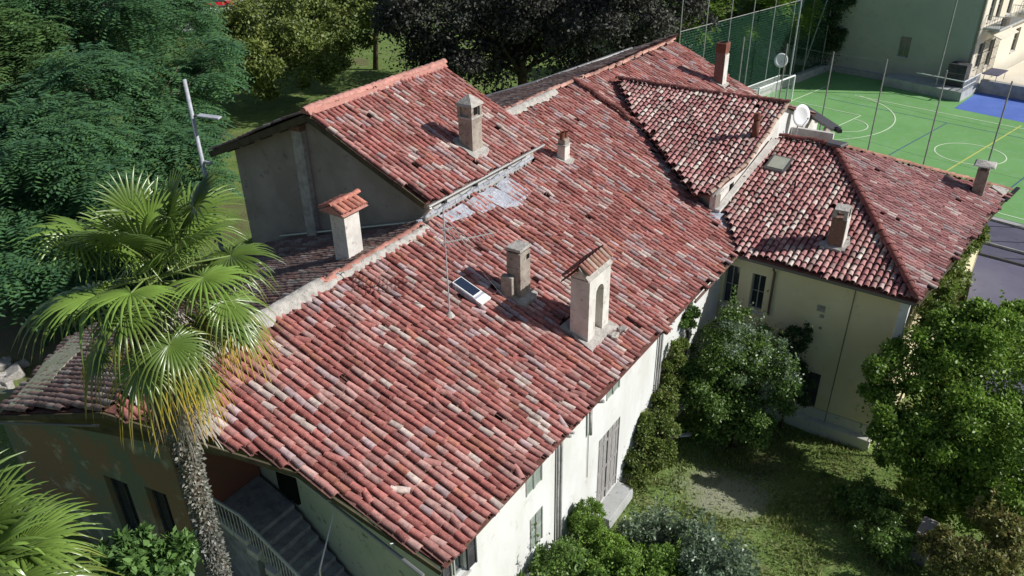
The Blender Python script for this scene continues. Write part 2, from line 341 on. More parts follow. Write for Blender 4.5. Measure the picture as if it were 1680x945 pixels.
    def finish(s, limit=290):
        s.tiles.sort(key=lambda t: t[0])
        for d, mt, c, r in s.tiles[:limit]:
            o = bpy.data.objects.new('roof_tile', TM); COL.objects.link(o); o.parent = r
            o.matrix_local = Matrix.Translation(-root_loc(r)) @ mt; o.color = tuple(c) + (1,)
        groups = {}
        for d, mt, c, r in s.tiles[limit:]: groups.setdefault(r.name, (r, []))[1].append((mt, c))
        T4 = np.c_[TV, np.ones(len(TV))]
        for r, lst in groups.values():
            mats = np.array([np.array(mt) for mt, c in lst]); V = np.einsum('nij,kj->nki', mats, T4)[:, :, :3]
            F = (TF[None] + (np.arange(len(lst)) * len(TV))[:, None, None]).reshape(-1, 4)
            C = np.ones((len(lst), len(TV), 4)); C[:, :, :3] = np.array([c for mt, c in lst])[:, None]
            o = np_mesh('roof_tile_field', V.reshape(-1, 3), F, TILE, s.root, C.reshape(-1, 4), smooth=True)
            o.data.set_sharp_from_angle(angle=math.radians(50)); o['kind'] = 'stuff'; o.parent = r

# ---------------------------------------------------------------- walls with openings
def wall(name, p0, p1, zb, zt, mat, parent, holes=(), th=.25, inward=1):
    "vertical wall from p0 to p1; zt number or pair; outer face on p0-p1; inward=+1 thickness to the left of travel"
    p0, p1 = Vector(p0).to_3d(), Vector(p1).to_3d(); d = p1 - p0; Ln = d.length; u = d / Ln; n = Vector((-u.y, u.x, 0)) * inward * th
    zt0, zt1 = zt if isinstance(zt, tuple) else (zt, zt)
    us = sorted({0, Ln, *[h[0] for h in holes], *[h[1] for h in holes]}); zs = sorted({zb, *[h[2] for h in holes], *[h[3] for h in holes]}) + [None]
    m = MB(); top = lambda a: zt0 + (zt1 - zt0) * a / Ln
    Z = lambda z, a: top(a) if z is None else z
    pt = lambda a, z, k: p0 + u * a + n * k + Vector((0, 0, z))
    for i in range(len(us) - 1):
        for j in range(len(zs) - 1):
            a, b, c, e = us[i], us[i + 1], zs[j], zs[j + 1]
            cz = (Z(c, a) + Z(e, a)) / 2
            if any(h[0] - 1e-6 <= a and b <= h[1] + 1e-6 and h[2] - 1e-6 <= Z(c, a) and e is not None and e <= h[3] + 1e-6 for h in holes): continue
            for k in (0, 1): m.quad(pt(a, Z(c, a), k), pt(b, Z(c, b), k), pt(b, Z(e, b), k), pt(a, Z(e, a), k))
    for h in holes:
        c = [(h[0], h[2]), (h[1], h[2]), (h[1], h[3]), (h[0], h[3])]
        for q in range(4): (a, z), (b, y) = c[q], c[(q + 1) % 4]; m.quad(pt(a, z, 0), pt(b, y, 0), pt(b, y, 1), pt(a, z, 1))
    for a in (0, Ln): m.quad(pt(a, zb, 0), pt(a, zb, 1), pt(a, top(a), 1), pt(a, top(a), 0))
    m.quad(pt(0, zt0, 0), pt(Ln, zt1, 0), pt(Ln, zt1, 1), pt(0, zt0, 1))
    return m.build(name, mat, parent)
def window(parent, p0, p1, h, kind='plain', name='window', inward=1, frame=None, depth=.12, label=None):
    "frame as part, pane and shutters as its sub-parts"
    p0, p1 = Vector(p0).to_3d(), Vector(p1).to_3d(); u = (p1 - p0).normalized(); n = Vector((-u.y, u.x, 0)) * inward
    a, b, c, e = h; pt = lambda s_, z, k: p0 + u * s_ + n * k + Vector((0, 0, z)); f = .05
    m = MB()
    m.beam(pt(a, c + f / 2, depth), pt(b, c + f / 2, depth), f, f).beam(pt(a, e - f / 2, depth), pt(b, e - f / 2, depth), f, f)
    m.beam(pt(a + f / 2, c + f, depth), pt(a + f / 2, e - f, depth), f, f).beam(pt(b - f / 2, c + f, depth), pt(b - f / 2, e - f, depth), f, f)
    m.beam(pt((a + b) / 2, c + f, depth), pt((a + b) / 2, e - f, depth), .04, .04)
    if kind == 'cross': m.beam(pt(a + f, (c + e) / 2, depth), pt(b - f, (c + e) / 2, depth), .03, .03)
    w_ = m.build(name, frame or M['frame'], parent, label=label)
    g = MB().quad(pt(a, c, depth + .03), pt(b, c, depth + .03), pt(b, e, depth + .03), pt(a, e, depth + .03)); g.build('pane', M['glass'], w_)
    if kind != 'shut': MB().beam(pt(a - .05, c - .035, -.03), pt(b + .05, c - .035, -.03), .16, .06).build('sill', M['edge'], w_)
    if kind in ('shut', 'open'):
        mt = M['shutter'] if kind == 'shut' else M['darkshut']
        for k in (0, 1):
            s = MB(); hw = (b - a) / 2
            if kind == 'shut': A = pt(a + k * hw + .01, 0, .02); D = u * (hw - .02)
            else:
                A = pt(a if k == 0 else b, 0, -.03); D = (-u if k == 0 else u) * hw * .98 - n * .02
            for zz in (c + .03, (c + e) / 2, e - .03): s.beam(A + Vector((0, 0, zz)), A + D + Vector((0, 0, zz)), .035, .06)
            st_ = MB()
            for q in (0.03, .97): st_.beam(A + D * q - n * .012 + Vector((0, 0, c)), A + D * q - n * .012 + Vector((0, 0, e)), .05, .06)
            z = c + .07
            while z < e - .05: s.beam(A + D * .03 + Vector((0, 0, z)), A + D * .97 + Vector((0, 0, z)), .045, .012); z += .055
            s.build('shutter', mt, w_); st_.build('shutter_stile', M['pipe'] if kind == 'shut' else M['darkshut'], w_)['kind'] = 'stuff'
    return w_

# ---------------------------------------------------------------- leaves and trees
def leaf_quads(C, size, out, aspect=.55, up=.35, flop=1.0):
    n = len(C); d = rng.normal(size=(n, 3)) + out * .6; d[:, 2] -= .15 * flop; d /= np.linalg.norm(d, axis=1)[:, None]
    nr = rng.normal(size=(n, 3)) * .7 + out * .8; nr[:, 2] += up
    s = np.cross(d, nr); s /= np.linalg.norm(s, axis=1)[:, None] + 1e-9
    nr = np.cross(s, d); sz = (size * rng.uniform(.6, 1.25, n))[:, None]
    V = np.stack([C, C + d * sz * .5 + s * sz * aspect * .5 - nr * sz * .08, C + d * sz, C + d * sz * .5 - s * sz * aspect * .5 - nr * sz * .08], 1)
    F = np.arange(n * 4).reshape(-1, 4)
    return V.reshape(-1, 3), F
def lobes_cloud(lobes, n, clumps=90, sig=.16, shell=.72, keep_low=.5):
    "big lobes carry smaller bunches on their outside; leaves sit on the upper, outer skin of each bunch, so gaps stay between bunches"
    L_ = [np.array(l, float) for l in lobes]; ar = np.array([(l[3] * l[4] + l[4] * l[5] + l[3] * l[5]) for l in L_]); ar /= ar.sum()
    P_ = []; O_ = []
    for l, a in zip(L_, ar):
        k = max(7, int(clumps * a * .5)); d = rng.normal(size=(k * 4, 3)); d /= np.linalg.norm(d, axis=1)[:, None]
        d = d[(d[:, 2] > -.3) | (rng.random(len(d)) < keep_low * .6)][:k]; k = len(d)
        rr = rng.uniform(shell * .9, 1.05, k)[:, None]; cen = d * rr * l[3:6]; rad = np.mean(l[3:6])
        br = rad * sig * 1.75 * rng.uniform(.55, 1.5, k); wgt = br ** 2; wgt /= wgt.sum()
        m = int(n * a * .8); idx = rng.choice(k, m, p=wgt)
        q = rng.normal(size=(m, 3)) + d[idx] * .55; q[:, 2] += .35; q /= np.linalg.norm(q, axis=1)[:, None]
        rs = (rng.random(m) ** .45)[:, None] * (1 + rng.normal(0, .12, m))[:, None]
        off = q * rs * br[idx][:, None] * np.array([1.15, 1.15, .75]); P_.append(cen[idx] + off + l[:3]); O_.append(q + d[idx] * .3)
        m2 = int(n * a * .2); p2 = rng.normal(size=(m2, 3)) * .36 * l[3:6]; P_.append(p2 + l[:3]); O_.append(p2 / (np.linalg.norm(p2, axis=1)[:, None] + 1e-9))
    return np.concatenate(P_), np.concatenate(O_)
def sprays(P_, O_, per=12, ln=.9):
    "turn every point into a drooping feathery spray of leaflets lying in one plane"
    n = len(P_); d = O_ + rng.normal(0, .5, (n, 3)); d[:, 2] = d[:, 2] * .3 - .15; d /= np.linalg.norm(d, axis=1)[:, None]
    sd = np.cross(d, np.tile([0., 0, 1], (n, 1))); sd /= np.linalg.norm(sd, axis=1)[:, None] + 1e-9; sz = rng.uniform(.6, 1.25, n)[:, None] * ln
    PP = []; DD = []
    for k in range(per):
        t = (k // 2 + .5) / (per / 2); sg = 1 if k % 2 else -1
        PP.append(P_ + d * sz * t + np.array([0, 0, -1]) * sz * t * t * .45); DD.append(sd * sg + d * .45 + np.array([0, 0, -.18]))
    PP = np.stack(PP, 1).reshape(-1, 3); DD = np.stack(DD, 1).reshape(-1, 3); DD /= np.linalg.norm(DD, axis=1)[:, None]
    L2 = np.repeat(sz, per, 1).reshape(-1, 1) * .36; up = np.tile([0., 0, 1], (len(PP), 1)) + rng.normal(0, .15, (len(PP), 3)); w2 = np.cross(DD, up); w2 /= np.linalg.norm(w2, axis=1)[:, None]
    V = np.stack([PP, PP + DD * L2 * .5 + w2 * L2 * .17, PP + DD * L2, PP + DD * L2 * .5 - w2 * L2 * .17], 1).reshape(-1, 3)
    return V, np.arange(len(V)).reshape(-1, 4)
def tree(name, base, lobes, n, leaf, mat, label, cat='tree', trunk=.25, clumps=90, sig=.16, aspect=.55, zmin=None, shell=.72, group=None, stem='trunk', limbs=7, spikes=0, keep_low=.5, spray=0):
    b = Vector(base); r = empty(name, b, label, cat, group)
    P_, O_ = lobes_cloud(lobes, n, clumps, sig, shell, keep_low)
    if spikes:
        for i in range(spikes):
            l = lobes[rng.integers(0, len(lobes))]; a = rng.uniform(0, 6.28); q = rng.uniform(.2, .9)
            p = np.array([l[0] + math.cos(a) * l[3] * q, l[1] + math.sin(a) * l[4] * q, l[2] + l[5] * math.sqrt(max(0, 1 - q * q)) * .9]); hh = rng.uniform(.4, 1.25)
            m = int(35); tt = rng.random(m)[:, None]; P_ = np.concatenate([P_, p + tt * np.array([rng.normal(0, .12), rng.normal(0, .12), hh]) + rng.normal(0, .05, (m, 3)) * (1.2 - tt)])
            O_ = np.concatenate([O_, np.tile([0, 0, .4], (m, 1)) + rng.normal(0, .5, (m, 3))])
    k = P_[:, 2] > (zmin if zmin is not None else b.z + .02); P_, O_ = P_[k], O_[k]
    V, F = sprays(P_, O_, 12, spray) if spray else leaf_quads(P_, leaf, O_, aspect)
    np_mesh('crown' if stem == 'trunk' else 'foliage', V, F, mat, r)
    m = MB(); cz = np.mean([l[2] for l in lobes]); cx = np.mean([l[0] for l in lobes]); cy = np.mean([l[1] for l in lobes])
    top = Vector((b.x * .4 + cx * .6, b.y * .4 + cy * .6, cz)); mid = b.lerp(top, .5) + Vector((.1, -.08, 0)) * trunk * 4
    m.tube([b - Vector((0, 0, .2)), mid, top], [trunk, trunk * .75, trunk * .4], 9)
    for i in range(limbs):
        l = lobes[i % len(lobes)]; d = Vector(rng.normal(size=3)).normalized(); d.z = abs(d.z) * .5
        e = Vector(l[:3]) + Vector((d.x * l[3], d.y * l[4], d.z * l[5])) * .85; st = b.lerp(top, .35 + .5 * rng.random())
        m.tube([st, st.lerp(e, .5) + Vector((0, 0, .06 * (e - st).length)), e], [trunk * .4, trunk * .22, trunk * .06], 6)
    m.build(stem, M['bark'], r, smooth=True)
    return r

# ================================================================ THE SETTING: ground
def gz(x, y):
    t = min(1, max(0, (y - 18) / 8)); s = min(1, max(0, (x + 9.5) / 3)); e = min(1, max(0, (y - 24) / 6))
    f = max(0, 1 - max(0, y - 36) / 8)
    return -1.05 * t * t * (3 - 2 * t) * s * f - .02
def build_ground():
    xs = [-900, -500, -300, -200, -140, -110] + [-90 + 3 * i for i in range(19)] + [-34 + .5 * i for i in range(90)] + [12 + 3 * i for i in range(10)] + [60, 100, 200, 400, 900]
    ys = [-400, -200, -100, -50, -20] + [-8 + .5 * i for i in range(110)] + [48 + 3 * i for i in range(24)] + [130, 180, 260, 400, 700, 1200]
    V = [(x, y, gz(x, y) + (.06 * math.sin(x * 1.3) * math.sin(y * 1.1) if y < 46 and x < 12 else 0) * (1 if x < 1 else 0) - (0 if y < 46 else .03)) for y in ys for x in xs]
    n = len(xs); F = [(j * n + i, j * n + i + 1, (j + 1) * n + i + 1, (j + 1) * n + i) for j in range(len(ys) - 1) for i in range(n - 1)]
    o = MB().add(V, F).build('ground', M['ground'], smooth=True); o['kind'] = 'structure'
build_ground()
def sheet(name, poly, z, mat, kind='structure'):
    o = MB().add([(x, y, z) for x, y in poly], [tuple(range(len(poly)))]).build(name, mat); o['kind'] = kind; return o
# ---- sports court (u along the long side, v across)
CU = Vector((.975, -.22, 0)); CV = Vector((.22, .975, 0)); C0 = Vector((-2.73, 63.1, 0))
def cpt(u, v, z=0): p = C0 + CU * u + CV * v; return Vector((p.x, p.y, z))
sheet('sports_court', [cpt(-18.5, -10.7)[:2], cpt(34, -10.7)[:2], cpt(34, 17.2)[:2], cpt(-18.5, 16)[:2]], .012, M['court'])
sheet('court_apron', [cpt(-5.0, 10.6)[:2], cpt(34, 8.9)[:2], cpt(34, 17.2)[:2], cpt(-5.4, 17.2)[:2]], .018, M['blue'])
def strip(m, a, b, w_, z):
    a, b = Vector(a), Vector(b); d = (b - a).normalized(); s = Vector((-d.y, d.x, 0)) * w_ / 2
    m.quad((a - s).to_2d().to_3d() + Vector((0, 0, z)), (b - s).to_2d().to_3d() + Vector((0, 0, z)), (b + s).to_2d().to_3d() + Vector((0, 0, z)), (a + s).to_2d().to_3d() + Vector((0, 0, z)))
def arc(m, c, r, a0, a1, w_, z, n=40):
    for i in range(n):
        p = [c + CU * (math.cos(a) * q) + CV * (math.sin(a) * q) for a in (a0 + (a1 - a0) * i / n, a0 + (a1 - a0) * (i + 1) / n) for q in (r - w_ / 2, r + w_ / 2)]
        m.quad(*[Vector((k.x, k.y, z)) for k in (p[0], p[1], p[3], p[2])])
ml = MB()
arc(ml, C0, 2.3, 0, 2 * math.pi, .09, .026)
strip(ml, cpt(-12.7, 8.6), cpt(30, 8.6), .1, .026)
strip(ml, cpt(-15.9, 9.7), cpt(-15.9, -11), .1, .028)
arc(ml, cpt(-14.5, 1.2), 7.9, -1.35, 1.3, .1, .030); arc(ml, cpt(-9.7, .2), 1.9, -math.pi / 2, math.pi / 2, .09, .032)
strip(ml, cpt(-15.9, 3.45), cpt(-9.65, 3.35), .09, .034); strip(ml, cpt(-9.65, 3.35), cpt(-9.75, -3.2), .09, .036); strip(ml, cpt(-9.75, -3.1), cpt(-15.9, -3.1), .09, .040)
strip(ml, cpt(1.9, -9.6), cpt(30, -9.6), .1, .026)
o = ml.build('court_lines', M['line']); o['kind'] = 'structure'
my = MB(); strip(my, cpt(0, -9.6), cpt(.5, 9.3), .12, .038); strip(my, cpt(-9.75, -3.2), cpt(-9.85, -10), .1, .038)
o = my.build('court_yellow_line', M['yell']); o['kind'] = 'structure'
mb = MB(); strip(mb, cpt(-4.0, -4.2), cpt(-3.9, 6.2), .1, .022); strip(mb, cpt(-14, 6.2), cpt(4, 6.2), .08, .0215); strip(mb, cpt(4.2, -9), cpt(4.3, 5.5), .1, .022)
o = mb.build('court_blue_line', M['bline']); o['kind'] = 'structure'
# kerb walls round the court
MB().prism([cpt(-12.4, 13.5)[:2], cpt(-5.4, 12.8)[:2], cpt(-5.45, 17)[:2], cpt(-12.2, 17)[:2]], .8, -.3).build('platform', M['conc'])['kind'] = 'structure'
k = MB().prism([cpt(-5.4, 17.0)[:2], cpt(34, 17.0)[:2], cpt(34, 17.5)[:2], cpt(-5.4, 17.5)[:2]], 1.1, -.3)
k.prism([cpt(-18.9, 15.2)[:2], cpt(-12.4, 15.2)[:2], cpt(-12.4, 15.7)[:2], cpt(-18.9, 15.7)[:2]], .5, -.3)
k.prism([cpt(-19, -12)[:2], cpt(-18.5, -12)[:2], cpt(-18.5, 15.2)[:2], cpt(-19, 15.2)[:2]], .7, -.3)
k.prism([cpt(-18.5, -11.1)[:2], cpt(34, -11.1)[:2], cpt(34, -10.7)[:2], cpt(-18.5, -10.7)[:2]], .14, -.3)
o = k.build('kerb', M['kerb']); o['kind'] = 'structure'
sheet('paved_yard', [(-2.5, 52.4), (20, 47.6), (20, 30), (1.2, 30), (-.1, 42)], .03, M['membrane'])  # its colour stands in for shade lying over the yard
sheet('terrace_paving', [cpt(-5.4, 17.5)[:2], cpt(34, 17.5)[:2], cpt(34, 45)[:2], cpt(-5.4, 45)[:2]], .8, M['aptlit'])  # cream sheet added in place of the lit facade behind the kerb
sheet('gravel_lot', [(-125, 66), (-92, 62), (-84, 62), (-86, 76), (-100, 95), (-130, 95)], .03, M['conc'])

# ================================================================ FARMHOUSE MAIN RANGE
EX, EZ, SS = -8.07, 6.0, .35
mainz = lambda x, y=0: EZ - SS * (x - EX)
FH = House('farmhouse', (-12, 18, 0), 'long farmhouse with faded red clay tile roof and sunlit white wall facing the garden')
fr = FH.roof((EZ, EX, -SS, 0, 0), [(-8.2, 9.22), (-8.07, 28.0), (-9.05, 28.85), (-11.1, 29.85), (-13.2, 31.6), (-15.2, 33.4), (-17.5, 35.7), (-8.6, 37), (-8.6, 42.2), (-12.8, 43.5), (-18.35, 44.9), (-19, 28), (-19, 25.75), (-16.0, 25.75), (-16.0, 18.5), (-15.98, 6.75), (-14.0, 7.95), (-11.95, 8.75)],
             (1, 0), gaps=((-9.9, 18.7, .75), (-12.04, 18.3, .34), (-15.45, 26.8, .3), (-14.6, 42.3, .5), (-13.1, 16.95, .42)), wob=.5, fan=lambda y: -.02 + .15 * min(1, max(0, (y - 13) / 14)))
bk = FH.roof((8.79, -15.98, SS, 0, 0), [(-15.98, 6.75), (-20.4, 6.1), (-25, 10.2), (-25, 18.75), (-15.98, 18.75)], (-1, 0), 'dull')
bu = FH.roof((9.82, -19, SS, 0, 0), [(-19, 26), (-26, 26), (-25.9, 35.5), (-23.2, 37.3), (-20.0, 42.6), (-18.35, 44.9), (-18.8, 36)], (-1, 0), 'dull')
FH.caps([(-15.98, 13.0, 8.83), (-16, 18.3, 8.83)], fr, 1.5, (.40, .19, .15))
FH.caps([(-18.95, 26.2, 9.88), (-18.9, 33.0, 9.85), (-18.6, 37, 9.80), (-18.4, 44.8, 9.78)], fr, 1.35, (.46, .26, .21), jit=.05)
FH.caps([(-18.75, 33.5, 9.95), (-17.2, 33.25, 9.40), (-15.6, 32.9, 8.84), (-14.0, 32.4, 8.24)], fr, 1.5, (.26, .10, .085), jit=.04)
# mortar bed along the ridge, thin and uneven
def mortar_strip(name, pts, w0, parent, mat, n=40, h=.07, seed=1):
    r_ = random.Random(seed); pts = [Vector(p) for p in pts]; V = []; F = []
    T = sum((b - a).length for a, b in zip(pts[:-1], pts[1:])); k = 0
    rows = []
    for i in range(n + 1):
        t = i / n * T; j = 0
        while j < len(pts) - 2 and t > (pts[j + 1] - pts[j]).length: t -= (pts[j + 1] - pts[j]).length; j += 1
        d = pts[j + 1] - pts[j]; p = pts[j] + d * min(1, t / d.length); s = d.cross(Vector((0, 0, 1))).normalized(); rows.append((p, s))
    ncol = 7
    for p, s in rows:
        wl, wr = w0 * r_.uniform(.6, 1.25), w0 * r_.uniform(.6, 1.25)
        for c in range(ncol):
            q = -1 + 2 * c / (ncol - 1); x = q * (wl if q < 0 else wr)
            V.append(p + s * x + Vector((0, 0, h * (1 - q * q) - abs(x) * SS + r_.uniform(-.02, .02) - .05 * (abs(q) > .9))))
    for i in range(n):
        for c in range(ncol - 1): a = i * ncol + c; F.append((a, a + 1, a + ncol + 1, a + ncol))
    return MB().add(V, F).build(name, mat, parent, smooth=True)
mortar_strip('ridge_mortar', [(-15.98, 7.3, 8.86), (-15.98, 13.6, 8.93)], .38, FH.root, M['mortar'], 60, .12)
mortar_strip('ridge_mortar', [(-15.9, 13.6, 8.88), (-15.85, 18.4, 8.86)], .22, FH.root, M['mortar'], 40, .05, 3)
mortar_strip('ridge_mortar', [(-18.75, 27.3, 9.92), (-18.7, 31.5, 9.92)], .3, FH.root, M['mortar'], 30, .08, 2)
def flat_on(name, poly, plane, mat, parent, dz=.09, th=.03):
    z0, x0, sx, y0, sy = plane; zf = lambda x, y: z0 + sx * (x - x0) + sy * (y - y0) + dz
    return MB().prism(poly, zf, lambda x, y: zf(x, y) - th).build(name, mat, parent)
PM = (EZ, EX, -SS, 0, 0)
def rag(poly, k=.08, n=4, seed=0):
    r_ = random.Random(seed); out = []
    for i, a in enumerate(poly):
        b = poly[(i + 1) % len(poly)]
        for j in range(n): t = j / n; out.append((a[0] + (b[0] - a[0]) * t + r_.uniform(-k, k), a[1] + (b[1] - a[1]) * t + r_.uniform(-k, k)))
    return out
for i, pl in enumerate(([(-15.95, 20.6), (-15.2, 20.75), (-15.15, 21.5), (-15.95, 21.4)], [(-15.95, 21.5), (-14.9, 21.6), (-14.65, 22.5), (-15.95, 22.4)], [(-15.95, 22.5), (-14.75, 22.6), (-14.9, 23.5), (-15.95, 23.5)], [(-15.95, 19.2), (-15.5, 19.2), (-15.4, 20.5), (-15.95, 20.5)])):
    flat_on('lead_patch', rag(pl, .05, 3, i), PM, M['lead'], FH.root, .10 + .01 * (i % 2))
flat_on('moss_strip', rag([(-20.2, 6.2), (-19.3, 6.45), (-23.6, 10.6), (-23.9, 13), (-25, 13), (-24.9, 10.2)], .12, 5, 8), (8.79, -15.98, SS, 0, 0), M['mossy'], FH.root, .09, .05)
flat_on('valley_flashing', rag([(-17.2, 35.6), (-16.6, 35.6), (-14.6, 33.3), (-12.7, 31.6), (-10.5, 30.0), (-10.95, 29.7), (-13.3, 31.4), (-15.3, 33.1)], .03, 3, 5), PM, M['copper'], FH.root, .12)
flat_on('lead_patch', [(-9.75, 29.0), (-9.1, 28.5), (-8.2, 27.95), (-8.3, 28.5), (-9.6, 29.7)], PM, M['lead'], FH.root, .02)
# walls
A0, A1 = (-8.6, 9.7), (-8.6, 28.3)
Lf = lambda y: y - 9.7
holes = [(Lf(9.85), Lf(10.5), 4.45, 5.62), (Lf(13.2), Lf(14.02), 4.62, 5.72), (Lf(17.83), Lf(18.72), 4.85, 5.85), (Lf(13.4), Lf(14.05), 2.35, 3.6), (Lf(17.45), Lf(18.95), .55, 3.5), (Lf(24.0), Lf(24.8), 4.3, 5.5)]
wall('front_wall', A0, A1, -1.2, 6.02, M['white'], FH.root, holes, inward=1)
window(FH.root, A0, A1, holes[0], 'open'); window(FH.root, A0, A1, holes[1], 'shut', depth=.16); window(FH.root, A0, A1, holes[2], 'shut', depth=.16); window(FH.root, A0, A1, holes[3], 'shut', depth=.16); window(FH.root, A0, A1, holes[5], 'cross')
m = MB(); 
for i in range(10):
    y = 17.47 + i * .148; m.box((-8.68 + .012 * (i % 2), y + .074, 2.02), (.05, .140, 2.94))
dr = m.build('door', M['grey_wood'], FH.root)
m = MB(); [m.box((-8.635, 18.2, z), (.03, 1.46, .10)) for z in (.95, 2.0, 3.1)]; m.box((-8.63, 18.2, 2.0), (.035, .06, 2.9)); m.build('door_brace', M['grey_wood'], dr)
MB().box((-8.3, 18.2, .28), (.6, 1.8, .5)).build('door_step', M['conc'], FH.root, bevel=.02)
# end wall, oblique, under the deep gable overhang
G0, G1, G2, G3 = (-8.62, 9.7), (-17.0, 11.0), (-24.5, 7.3), (-17.05, 8.45)
eh = []
wall('end_wall', G0, G1, -.1, (5.95, 8.2), M['greenwall'], FH.root, eh, inward=-1)
MB().box((-15.35, 10.70, 4.2), (1.0, .1, 2.1), rz=-.155).build('door', M['void'], FH.root, label='dark doorway at the head of the stone stair')
wall('end_wall', (-17.0, 8.5), (-17.0, 10.98), -.1, (8.0, 8.0), M['redwall'], FH.root, inward=1)
gh = [(.7, 1.55, 1.5, 3.9), (2.3, 3.3, 1.3, 3.7)]
wall('end_wall', G3, G2, -.1, (8.0, 5.4), M['grim'], FH.root, gh, inward=-1)
for h in gh: window(FH.root, G3, G2, h, 'plain', inward=-1, depth=.2, frame=M['darkshut'])
# soffit sheet, coloured dark as the deep shade there, and gable gutter
soff = MB().prism([(-8.6, 9.75), (-15.4, 10.6), (-23, 9.4), (-20.3, 6.3), (-16, 6.95), (-14, 8.15), (-12, 8.95), (-8.3, 9.4)], lambda x, y: (mainz(x) if x > -16 else 8.79 + SS * (x + 16)) - .20, lambda x, y: (mainz(x) if x > -16 else 8.79 + SS * (x + 16)) - .26)
soff.build('soffit', M['eaves'], FH.root)
MB().tube([(-15.5, 8.5, 6.7), (-12.9, 9.28, 6.3), (-8.45, 8.8, 5.98)], .05, 8).build('gutter', M['gutter'], FH.root)
MB().tube([(-16.2, 6.6, 8.3), (-20.6, 5.95, 6.9), (-23, 5.5, 6.05)], .035, 8).build('gutter', M['gutdark'], FH.root)
m = MB()
for (x, y, z, y2) in ((-11.2, 9.12, 6.28, 8.7), (-9.4, 8.95, 6.12, 9.1)): m.tube([(x, y, z), (x, y - .1, z + .25), (x + .1, y2, mainz(x) - .2)], .014, 5)
m.build('gutter_bracket', M['gutter'], FH.root)['kind'] = 'stuff'
MB().beam((-8.22, 9.3, 5.90), (-8.19, 27.9, 5.90), .04, .07).build('fascia', M['copper'], FH.root)
MB().tube([(-7.98, 23.2, 5.93), (-7.95, 28.05, 5.93)], .05, 8).build('gutter', M['copper'], FH.root)
MB().beam((-11.98, 8.66, 7.28), (-8.2, 9.12, 5.9), .05, .14).build('bargeboard', M['eaves'], FH.root)
MB().beam((-11.98, 8.66, 7.28), (-15.98, 6.68, 8.66), .05, .14).build('bargeboard', M['eaves'], FH.root)
MB().beam((-15.98, 6.68, 8.66), (-20.4, 6.03, 7.1), .05, .14).build('bargeboard', M['eaves'], FH.root)
for y, z0 in ((14.80, 2.2), (14.97, 2.2), (21.65, .6), (21.85, .6)):
    MB().tube([(-8.15, y, 5.8), (-8.53, y, 5.55), (-8.53, y, z0 - 1.8 if z0 > 2 else -.2)], .045, 8).build('downpipe', M['pipe'], FH.root, smooth=True)
MB().tube([(-8.1, 16.6, 5.85), (-8.5, 16.6, 5.55), (-8.5, 16.65, 4.4)], .06, 8).build('downpipe', M['pipe'], FH.root, smooth=True)
MB().tube([(-8.57, 16.67, 4.4), (-8.57, 16.7, 2.6)], .012, 5).build('cable', M['pipe'], FH.root)
m = MB()
for (y, z, w_, h_) in ((17.5, 4.32, .16, .05), (17.95, 4.2, .14, .1), (18.3, 4.42, .2, .04), (17.8, 3.86, .12, .16), (17.98, 3.75, .1, .1), (18.15, 4.08, .12, .05)): m.quad((-8.603, y, z), (-8.603, y + w_, z + h_ * .3), (-8.603, y + w_ * .8, z + h_), (-8.603, y + w_ * .2, z + h_ * .8))
m.build('flaked_plaster', M['bark'], FH.root)['kind'] = 'stuff'
MB().tube([(-25.9, 26.0, 7.5), (-25.9, 35.5, 7.5), (-23.3, 37.3, 8.35), (-20.1, 42.6, 9.5)], .11, 8).build('gutter', M['gutter'], FH.root)
wall('rear_wall', (-24, 9.5), (-24, 26), -.1, 5.6, M['gable'], FH.root)
wall('rear_wall', (-25, 26), (-25, 43), -.1, 7.3, M['gable'], FH.root, inward=-1)
wall('far_gable_wall', (-8.9, 42.0), (-18.3, 44.4), -.1, (5.9, 9.3), M['gable'], FH.root)
wall('rear_wall', (-25, 43), (-18.3, 44.4), -.1, (7.2, 9.3), M['gable'], FH.root)
FH.finish(295)

# ================================================================ RAISED CROSS BLOCK
RB = House('raised_block', (-21, 22, 0), 'taller grey gabled block rising through the back of the long roof')
PB = (9.70, -15.85, -.449, 0, 0); rz_b = lambda x: 9.70 - .449 * (x + 15.85); rz = lambda x: 9.70 - .449 * (x + 15.85)
r1 = RB.roof(PB, [(-15.85, 18.45), (-15.72, 25.45), (-16.2, 25.9), (-20.9, 26.0), (-20.9, 18.35)], (1, 0), 'main', gaps=((-16.85, 22.45, .42),))
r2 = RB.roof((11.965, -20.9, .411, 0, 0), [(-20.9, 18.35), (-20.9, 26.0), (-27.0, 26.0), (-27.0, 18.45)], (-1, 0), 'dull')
MB().add([(x, y, z) for y in (18.28, 26.05) for x, z in ((-21.16, 11.93), (-21.0, 12.12), (-20.8, 12.12), (-20.62, 11.93), (-20.9, 11.97))], [(0, 1, 6, 5), (1, 2, 7, 6), (2, 3, 8, 7), (0, 5, 8, 3), (0, 3, 2, 1), (5, 6, 7, 8)]).build('ridge_bed', M['newclay'], RB.root)
RB.caps([(-20.9, 18.3, 12.05), (-20.9, 26.1, 12.05)], r1, 1.75, (.50, .25, .21), jit=.004, var=.1)
wall('gable_wall', (-26.1, 18.95), (-20.9, 18.95), 3, (9.62, 11.75), M['gable'], RB.root)
wall('gable_wall', (-20.9, 18.95), (-16.25, 18.95), 3, (11.75, 9.66), M['gable'], RB.root)
wh = [(.75, 1.1, 8.95, 9.35), (2.6, 2.95, 8.95, 9.38), (4.6, 4.95, 8.98, 9.4)]
wall('eave_wall', (-16.255, 18.97), (-16.25, 25.75), 3, 9.68, M['conc'], RB.root, wh)
for h in wh: MB().box((-16.40, 18.95 + (h[0] + h[1]) / 2, (h[2] + h[3]) / 2), (.05, h[1] - h[0] - .01, h[3] - h[2] - .01)).build('vent', M['void'], RB.root)
wall('rear_wall', (-26.095, 18.97), (-26.1, 25.7), 3, 9.6, M['gable'], RB.root, inward=-1)
